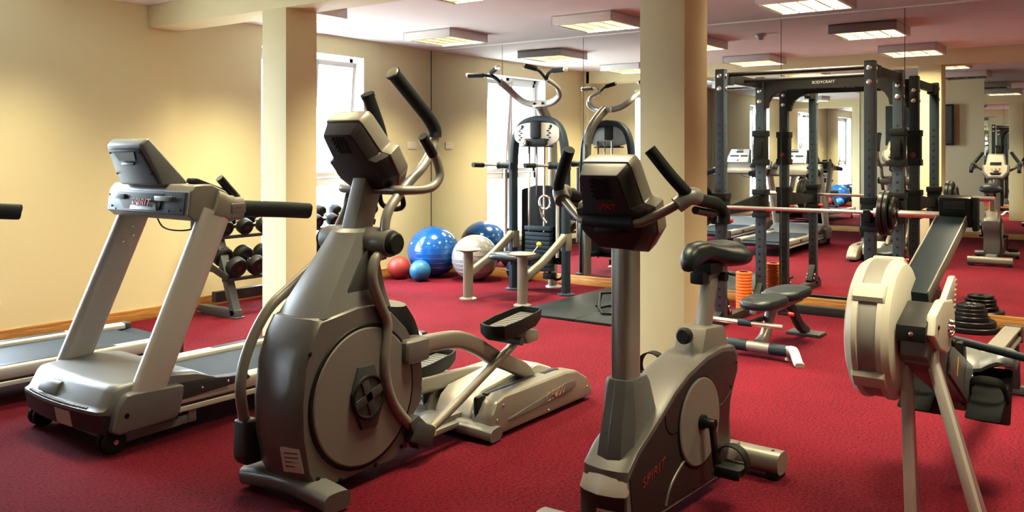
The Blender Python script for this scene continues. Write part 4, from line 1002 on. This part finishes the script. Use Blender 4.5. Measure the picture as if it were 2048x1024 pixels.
for y0, y1 in ((-.22, -.10), (.06, .20)):
    b = NB(); rod(b, (.0, y0, .07), (.0, y1, .07), .0395, 20); obj('sleeve', b, 'navy', fc)
for s in (-1, 1):
    b = NB(); tube(b, [(.0, s * .23, .09), (-.03, s * .27, .085), (-.085, s * .32, .025), (-.115, s * .345, .014)], .018, 14, rb=.032, up=(0, 0, 1), sq=3.2); lathe(b, [(0, 0), (.02, 0), (.016, .02), (0, .03)], (.0, s * .22, .012), 'z', 14); obj('front_foot', b, 'pale', t)
b = NB(); rod(b, (-.03, -.20, .23), (-.03, .31, .23), .017, 18); rb_ = obj('leg_roller_bar', b, 'bright', t)
b = NB(); rod(b, (-.03, .02, .23), (-.03, .11, .23), .024, 18); obj('collar', b, 'navy', rb_)
b = NB(); bar(b, (.22, .03, .235), (-.03, .03, .23), .03, .03, .005); rod(b, (.24, -.06, .27), (.24, -.13, .27), .012); obj('roller_arm', b, 'dgrey', t)
b = NB(); lathe(b, [(0, 0), (.017, 0), (.013, .035), (0, .04)], (.25, -.13, .27), (0, -1, 0), 14); obj('adjust_pin', b, 'redpl', t)

# ================================================================ PULL-UP AND DIP TOWER
TW = thing('pull_up_tower', 'grey pull-up and dip tower with curved top arms, before the corner mirror', 'pull-up tower', (7.2, 4.84, 0))
def tower(t):
    for s in (-1, 1):
        y = s * .315
        b = NB(); tube(b, [(0, y, .02), (0, y, .60), (.0, y, 1.15), (0, y * .99, 1.25), (0, y * .93, 1.48), (0, y * .76, 1.63), (0, y * .45, 1.705), (0, 0, 1.725)], .05, 16, rb=.034, up=(1, 0, 0), sq=3, k=5); obj('hoop_post', b, 'navy', t)
        b = NB(); lathe(b, [(0, 0), (.085, 0), (.085, .012), (.04, .024), (0, .024)], (0, y, 0), 'z', 28); obj('floor_plate', b, 'navy', t)
        # dip post
        yd = s * .315; xd = -.74
        b = NB(); tube(b, [(xd, yd, .01), (xd, yd, .45)], .04, 20, sm=False, rb=.05, up=(0, 1, 0), sq=2.6); dp = obj('dip_post', b, 'champ', t)
        b = NB(); lathe(b, [(0, 0), (.082, 0), (.082, .010), (.05, .022), (0, .022)], (xd, yd, 0), 'z', 28); obj('post_foot', b, 'silver', dp)
        b = NB(); lathe(b, [(0, .445), (.055, .445), (.122, .466), (.124, .473), (.11, .482), (0, .485)], (xd, yd, 0), 'z', 36); obj('foot_rest', b, 'champ', dp)
        b = NB(); tube(b, [(xd + .03, yd, .24), (-.55, yd, .305), (-.42, yd, .355), (-.20, yd, .47), (-.03, yd, .565)], .042, 18, rb=.028, up=(0, 0, 1), sq=3.2, k=3); br = obj('brace', b, 'champ', t)
        b = NB(); box(b, -.045, .055, yd - .036, yd + .036, .43, .60, .006); obj('brace_bracket', b, 'champ', br)
        # mid arms with press grips
        b = NB(); bar(b, (0, y, 1.255), (-.05, y + s * .03, 1.255), .10, .075, .01); tube(b, [(-.02, y - .0, 1.26), (-.04, y + .14, 1.262)], .032, 16, sm=False); rod(b, (-.04, y + .14, 1.262), (-.045, y + .17, 1.262), .036); ma = obj('mid_arm', b, 'navy', t)
        b = NB(); tube(b, [(-.05, y + .15, 1.262), (-.15, y + .20, 1.262), (-.26, y + .225, 1.265)], .0145, 14); obj('dip_bar', b, 'bright', ma)
        b = NB(); tube(b, [(-.22, y + .218, 1.264), (-.27, y + .228, 1.265), (-.36, y + .24, 1.268)], .024, 16); obj('grip', b, 'foam', ma)
        b = NB(); rod(b, (-.02, y + .085, 1.22), (-.02, y + .085, .36), .018, 14); obj('guide_tube', b, 'pale', t)
    # rear mast and curved arms
    b = NB(); tube(b, [(.34, .06, .03), (.34, .06, 1.30), (.33, .06, 1.50), (.27, .05, 1.66), (.13, .03, 1.80), (.03, .015, 1.87)], .055, 18, rb=.035, up=(1, 0, 0), sq=3.2); obj('mast', b, 'silver', t)
    b = NB(); lathe(b, [(0, 0), (.085, 0), (.085, .012), (.05, .024), (0, .024)], (.36, .06, 0), 'z', 28); obj('floor_plate', b, 'pale', t)
    b = NB(); box(b, -.01, .07, -.075, .075, 1.845, 1.90, .01); obj('mast_head', b, 'pale', t)
    for s in (-1, 1):
        b = NB()
        pts = [(.015, s * .0, 1.877), (.01, s * .10, 1.878), (-.005, s * .19, 1.905), (-.03, s * .255, 1.955), (-.10, s * .285, 2.015), (-.20, s * .285, 2.06), (-.29, s * .275, 2.09)]
        tube(b, pts, .034, 18, rb=.022, up=(0, 0, 1), sq=2.8); ar = obj('pull_up_arm', b, 'silver', t)
        e = Vector(pts[-1])
        b = NB(); tube(b, [e, e + V(-.04, s * .05, .045), e + V(-.08, s * .12, .065), e + V(-.09, s * .15, .066)], .015, 14); tube(b, [e, e + V(-.05, -s * .0, .03), e + V(-.13, s * .01, .065), e + V(-.15, -s * .025, .09)], .015, 14); obj('grip_tube', b, 'navy', ar)
        for p, q in ((e + V(-.09, s * .14, .066), e + V(-.13, s * .29, .066)), (e + V(-.145, -s * .01, .085), e + V(-.19, -s * .11, .115))):
            b = NB(); d = (q - p).normalized(); rod(b, p, q, .0235, 16); g = obj('grip', b, 'foam', ar)
            b = NB(); lathe(b, [(0, 0), (.025, 0), (.024, .02), (0, .024)], q, d, 16); obj('grip_end', b, 'bright', ar)
    b = NB()
    for y_ in (-.05, .05): bolt(b, (-.012, y_, 1.88), (-1, 0, 0), .014, .012)
    obj('bolt', b, 'black', t)
    # weight stack guard, rods, stack
    b = NB(); prism(b, [(-.26, .28), (.26, .28), (.26, 1.02), (.10, 1.06), (.0, 1.06), (-.04, 1.06), (-.12, .99), (-.26, .90)][::1], .055, .16, .02, 2, 'x'); 
    for v in b.verts: v.co.y *= -1 if False else 1
    obj('stack_guard', b, 'black', t)
    b = NB()
    for y_ in (-.09, .09): rod(b, (.0, y_ + .03, .20), (.0, y_ + .03, 1.52), .012)
    rod(b, (.0, .03, .95), (.0, .03, 1.52), .009); obj('guide_rod', b, 'bright', t)
    b = NB(); box(b, -.06, .05, -.16, .14, .62, .66, .004)
    for k in range(9): box(b, -.055, .045, -.155, .135, .22 + k * .043, .22 + k * .043 + .038, .004)
    obj('weight_stack', b, 'navy', t)
    b = NB(); ring(b, (-.06, -.11, .90), .065, .012, 'yz', 28, 8); tube(b, [(-.06, -.05, .86), (-.06, -.08, .76), (-.06, -.13, .70)], .016, 10); obj('ankle_strap', b, 'chrome', t)
    # head panel with placard and pulley
    b = NB(); o = []
    for k in range(28):
        a = 2 * PI * k / 28; c, q = math.cos(a), math.sin(a); o.append((.27 * math.copysign(abs(c) ** .7, c), 1.575 + .115 * math.copysign(abs(q) ** .7, q)))
    prism(b, o, -.05, -.035, .003, 2, 'x'); hp = obj('placard', b, 'pale', t)
    b = NB()
    for y_ in (-.17, .17):
        bolt(b, (-.05, y_, 1.65), (-1, 0, 0), .016, .008)
        for k in range(6): box(b, -.053, -.05, y_ + .02 - .02 * (k % 2), y_ + .045 - .02 * (k % 2), 1.51 + k * .022, 1.525 + k * .022)
    obj('placard_print', b, 'char', hp)
    b = NB(); box(b, -.09, -.02, -.055, .055, 1.53, 1.70, .02); box(b, -.085, -.04, -.135, .135, 1.46, 1.53, .02); box(b, -.08, .0, -.17, .17, 1.445, 1.46, .004); obj('pulley_block', b, 'black', t)
    b = NB(); lathe(b, [(0, -.012), (.03, -.012), (.026, 0), (.03, .012), (0, .012)], (-.09, .10, 1.485), 'y', 18); obj('pulley', b, 'bright', t)
    # seat
    b = NB(); pad(b, -.60, -.22, .25, .23, .365, .425); obj('seat_pad', b, 'vinyl', t, 50)
    b = NB(); bar(b, (-.45, 0, .34), (.0, 0, .30), .06, .05, .006); bar(b, (.0, 0, .27), (.34, .06, .27), .06, .05, .006); obj('seat_frame', b, 'navy', t)
    b = NB(); rod(b, (-.33, -.14, .42), (-.31, -.20, .50), .006); kn = obj('adjust_lever', b, 'bright', t)
    b = NB(); ball(b, (-.31, -.205, .515), .024, n=20); obj('lever_knob', b, 'yellow', kn)
    b = NB(); box(b, -.03, .07, -.16, -.06, .14, .20, .01); tube(b, [(.0, -.12, .22), (.03, -.16, .14), (.06, -.22, .15), (.05, -.25, .22)], .012, 10); obj('ankle_cuff', b, 'black', t)
tower(TW)

# ================================================================ BALLS
def gymball(name, label, c, r, m, cat, sq=1., rings_=0):
    b = NB(); ball(b, (0, 0, 0), r, sz=sq, n=56)
    o = obj(name, b, m); o.location = (c[0], c[1], r * sq); tag(o, label, cat)
    if rings_:
        b = NB()
        for k in range(rings_):
            z = (-.5 + k / (rings_ - 1)) * r * 1.1; q = math.sqrt(max(0, r * r - z * z)); ring(b, (0, 0, z * sq), q, .0025, 'xy', 56, 6)
        o2 = obj('moulded_ridge', b, m, o)
        b = NB(); lathe(b, [(0, 0), (.012, 0), (.010, .003), (0, .003)], V(-.7, .3, .3).normalized() * r * .998, (-.7, .3, .3), 14); obj('valve_plug', b, 'whitepr', o)
    return o
gymball('gym_ball', 'large shiny blue gym ball in the window corner', (7.42, 6.42), .288, 'blueball', 'gym ball', .98, 7)
gymball('gym_ball', 'silver grey gym ball beside the big blue one', (7.46, 5.86), .252, 'silverball', 'gym ball', .985, 7)
gymball('medicine_ball', 'small red medicine ball by the cream wall under the window', (7.065, 6.615), .126, 'redball', 'medicine ball')
gymball('medicine_ball', 'small light blue medicine ball before the big blue gym ball', (7.065, 6.30), .115, 'cyanball', 'medicine ball')
o = gymball('medicine_ball', 'dark blue medicine ball with white marking behind the tower seat', (7.70, 5.46), .125, 'darkblueball', 'medicine ball')
b = NB(); ring(b, (0, 0, 0), .126, .002, 'xy', 40, 6); hexa(b, [V(-.105, -.05, .035), V(-.125, .02, .035), V(-.118, .02, .035), V(-.10, -.05, .035), V(-.098, -.05, .065), V(-.116, .02, .065), V(-.11, .02, .065), V(-.09, -.05, .065)]); obj('white_marking', b, 'whitepr', o)

# ================================================================ FLOOR MATS, FOAM ROLLER, PUSH-UP STAND
for y0, y1, l in ((3.76, 4.375, 'black rubber floor mat nearer the windows, between tower and pillar'), (3.10, 3.755, 'black rubber floor mat nearer the pillar, second of two')):
    b = NB(); box(b, -.83, .83, y0, y1, 0, .022, .006)
    o = obj('floor_mat', b, 'rubbermat'); o.location = (6.93, 0, 0); o.rotation_euler = (0, 0, 0); tag(o, l, 'mat', 'black floor mats by the mirror')
t = thing('push_up_stand', 'black looped metal push-up stand lying on the black mat', 'push-up stand', (6.60, 3.66, .0225), R(30))
b = NB(); tube(b, [(-.20, -.05, .012), (-.18, .10, .012), (.0, .13, .03), (.24, .12, .115), (.27, -.02, .12), (.22, -.09, .11), (.02, -.10, .04), (-.16, -.10, .012), (-.20, -.05, .012)], .0115, 12, sm=False); obj('loop', b, 'black', t)
b = NB(); tube(b, [(.0, .13, .03), (.03, .0, .05), (.02, -.10, .04)], .014, 12); obj('grip', b, 'foam', t)
b = NB(); rod(b, (.20, -.12, .012), (.20, .16, .012), .0115); bar(b, (.24, .11, .11), (.20, .14, .012), .02, .02); bar(b, (.22, -.09, .11), (.20, -.10, .012), .02, .02); obj('foot_bar', b, 'black', t)
b = NB(); pr_ = []
for k in range(12):
    z = k * .0275; pr_ += [(.066, z + .002), (.0705, z + .006), (.0705, z + .021), (.066, z + .0255)]
lathe(b, [(.045, .002)] + pr_ + [(.045, .328), (.045, .002)], (0, 0, 0), 'z', 36)
o = obj('foam_roller', b, 'orange'); o.location = (7.50, 2.845, 0); tag(o, 'orange ridged foam roller standing by the rack and mirror', 'foam roller')
b = NB(); lathe(b, [(.040, .001), (.0445, .001), (.0445, .329), (.040, .329), (.040, .001)], (0, 0, 0), 'z', 30); obj('core_tube', b, 'black', o)

# ================================================================ DUMBBELL RACK
DR = thing('dumbbell_rack', 'two-tier dark steel dumbbell rack along the window wall', 'dumbbell rack', (5.38, 6.36, 0))
X0, X1 = -.90, .98
for s, x in ((-1, X0 + .10), (1, X1 - .10)):
    b = NB(); bar(b, (x, -.22, .02), (x, .13, .93), .075, .06, .005, up=(0, 1, 0)); up = obj('side_post', b, 'steelblue', DR)
    b = NB(); bar(b, (x, -.25, .035), (x, .25, .035), .075, .07, .005); box(b, x - .05, x + .05, -.27, -.20, 0, .012, .003); box(b, x - .05, x + .05, .2, .27, 0, .012, .003); obj('side_foot', b, 'steelblue', DR)
b = NB(); box(b, X0 + .10, X1 - .10, .06, .12, .10, .19, .005); obj('lower_cross_beam', b, 'dgrey', DR)
TIERS = ((-.10, .42), (.06, .76))
for k, (yy, z) in enumerate(TIERS):
    b = NB()
    for dy, dz in ((-.085, -.035), (.085, .035)): bar(b, (X0, yy + dy, z - .062 + dz), (X1, yy + dy, z - .062 + dz), .05, .025, .004)
    for x in (X0, X1): bar(b, (x, yy - .14, z - .075), (x, yy + .14, z + .02), .012, .06, .004, up=(0, -.35, 1))
    obj('tier_shelf', b, 'char', DR)
def dumbbell(r, l):
    t = thing('dumbbell', '', 'dumbbell')
    b = NB(); tube(b, [(0, -.06, 0), (0, -.03, 0), (0, 0, 0), (0, .03, 0), (0, .06, 0)], [.013, .015, .017, .015, .013], 16); obj('handle', b, 'chrome', t)
    for s in (-1, 1):
        b = NB(); lathe(b, [(0, s * .058), (r * .8, s * .058), (r * .97, s * .07), (r, s * .085), (r, s * (.058 + l - .02)), (r * .93, s * (.058 + l - .004)), (r * .75, s * (.058 + l)), (r * .7, s * (.058 + l - .004)), (0, s * (.058 + l - .004))], (0, 0, 0), 'y', 32); hd = obj('head', b, 'black', t)
        b = NB(); lathe(b, [(0, s * (.058 + l - .006)), (.022, s * (.058 + l - .006)), (.02, s * (.058 + l)), (0, s * (.058 + l))], (0, 0, 0), 'y', 20); obj('end_disc', b, 'char', hd)
    return t
protos = {}
ORD = ['first', 'second', 'third', 'fourth', 'fifth', 'sixth', 'seventh', 'eighth', 'ninth']
for k, (yy, z) in enumerate(TIERS):
    n = 9; tn = ('lower', 'upper')[k]
    for i in range(n):
        r = (.088 - .0025 * i) if k == 0 else (.072 - .0015 * i); l = .085
        x = 5.38 + X0 + .12 + i * (X1 - X0 - .24) / (n - 1)
        d = dumbbell(r, l); tilt = math.atan2(.07, .17)
        d.location = (x, 6.36 + yy, z - .062 + r + .016); d.rotation_euler = (tilt, 0, 0)
        if 3 <= i <= 4: d['label'] = 'black rubber dumbbell on the %s rack tier, hidden behind the pillar' % tn
        elif i == 2: d['label'] = 'black rubber dumbbell on the %s rack tier, half hidden behind the pillar' % tn
        elif i < 2: d['label'] = 'black rubber dumbbell, %s from the treadmill end of the %s rack tier' % (ORD[i], tn)
        else: d['label'] = 'black rubber dumbbell, %s from the gym ball end of the %s rack tier' % (ORD[n - 1 - i], tn)
        d['group'] = 'dumbbells on the %s rack tier' % tn

# ================================================================ LIGHT, CAMERA
w = bpy.data.worlds.new('daylight'); S.world = w; w.use_nodes = True
bg = w.node_tree.nodes['Background']; bg.inputs['Color'].default_value = (.74, .88, 1., 1); bg.inputs['Strength'].default_value = 29.
# overcast sky above a darker ground
N_ = w.node_tree.nodes; L_ = w.node_tree.links
tc = N_.new('ShaderNodeTexCoord'); sp = N_.new('ShaderNodeSeparateXYZ'); rp = N_.new('ShaderNodeValToRGB')
L_.new(tc.outputs['Generated'], sp.inputs[0]); mr = N_.new('ShaderNodeMapRange'); mr.inputs['From Min'].default_value = -1; mr.inputs['From Max'].default_value = 1
L_.new(sp.outputs['Z'], mr.inputs['Value']); L_.new(mr.outputs['Result'], rp.inputs['Fac'])
el = rp.color_ramp.elements; el[0].position = .44; el[0].color = (.22, .25, .25, 1); el[1].position = .52; el[1].color = (.74, .88, 1., 1)
L_.new(rp.outputs['Color'], bg.inputs['Color'])
cam = bpy.data.cameras.new('camera'); co = bpy.data.objects.new('camera', cam); C.objects.link(co)
F = 1740.; cam.sensor_width = 36.; cam.lens = 36. * F / 2048; cam.shift_y = -(512 - 307.3) / 2048; cam.clip_start = .05
co.location = (0, 0, 1.38); co.rotation_euler = (R(90), 0, R(35.7 - 90)); S.camera = co
S.view_settings.view_transform = 'Standard'; S.view_settings.look = 'None'; S.view_settings.gamma = 1; S.view_settings.use_curve_mapping = False
S.view_settings.exposure = .98
S.cycles.use_denoising = True; S.cycles.max_bounces = 10; S.cycles.glossy_bounces = 8; S.cycles.transparent_max_bounces = 8
S.cycles.sample_clamp_indirect = 8.; S.cycles.caustics_reflective = False
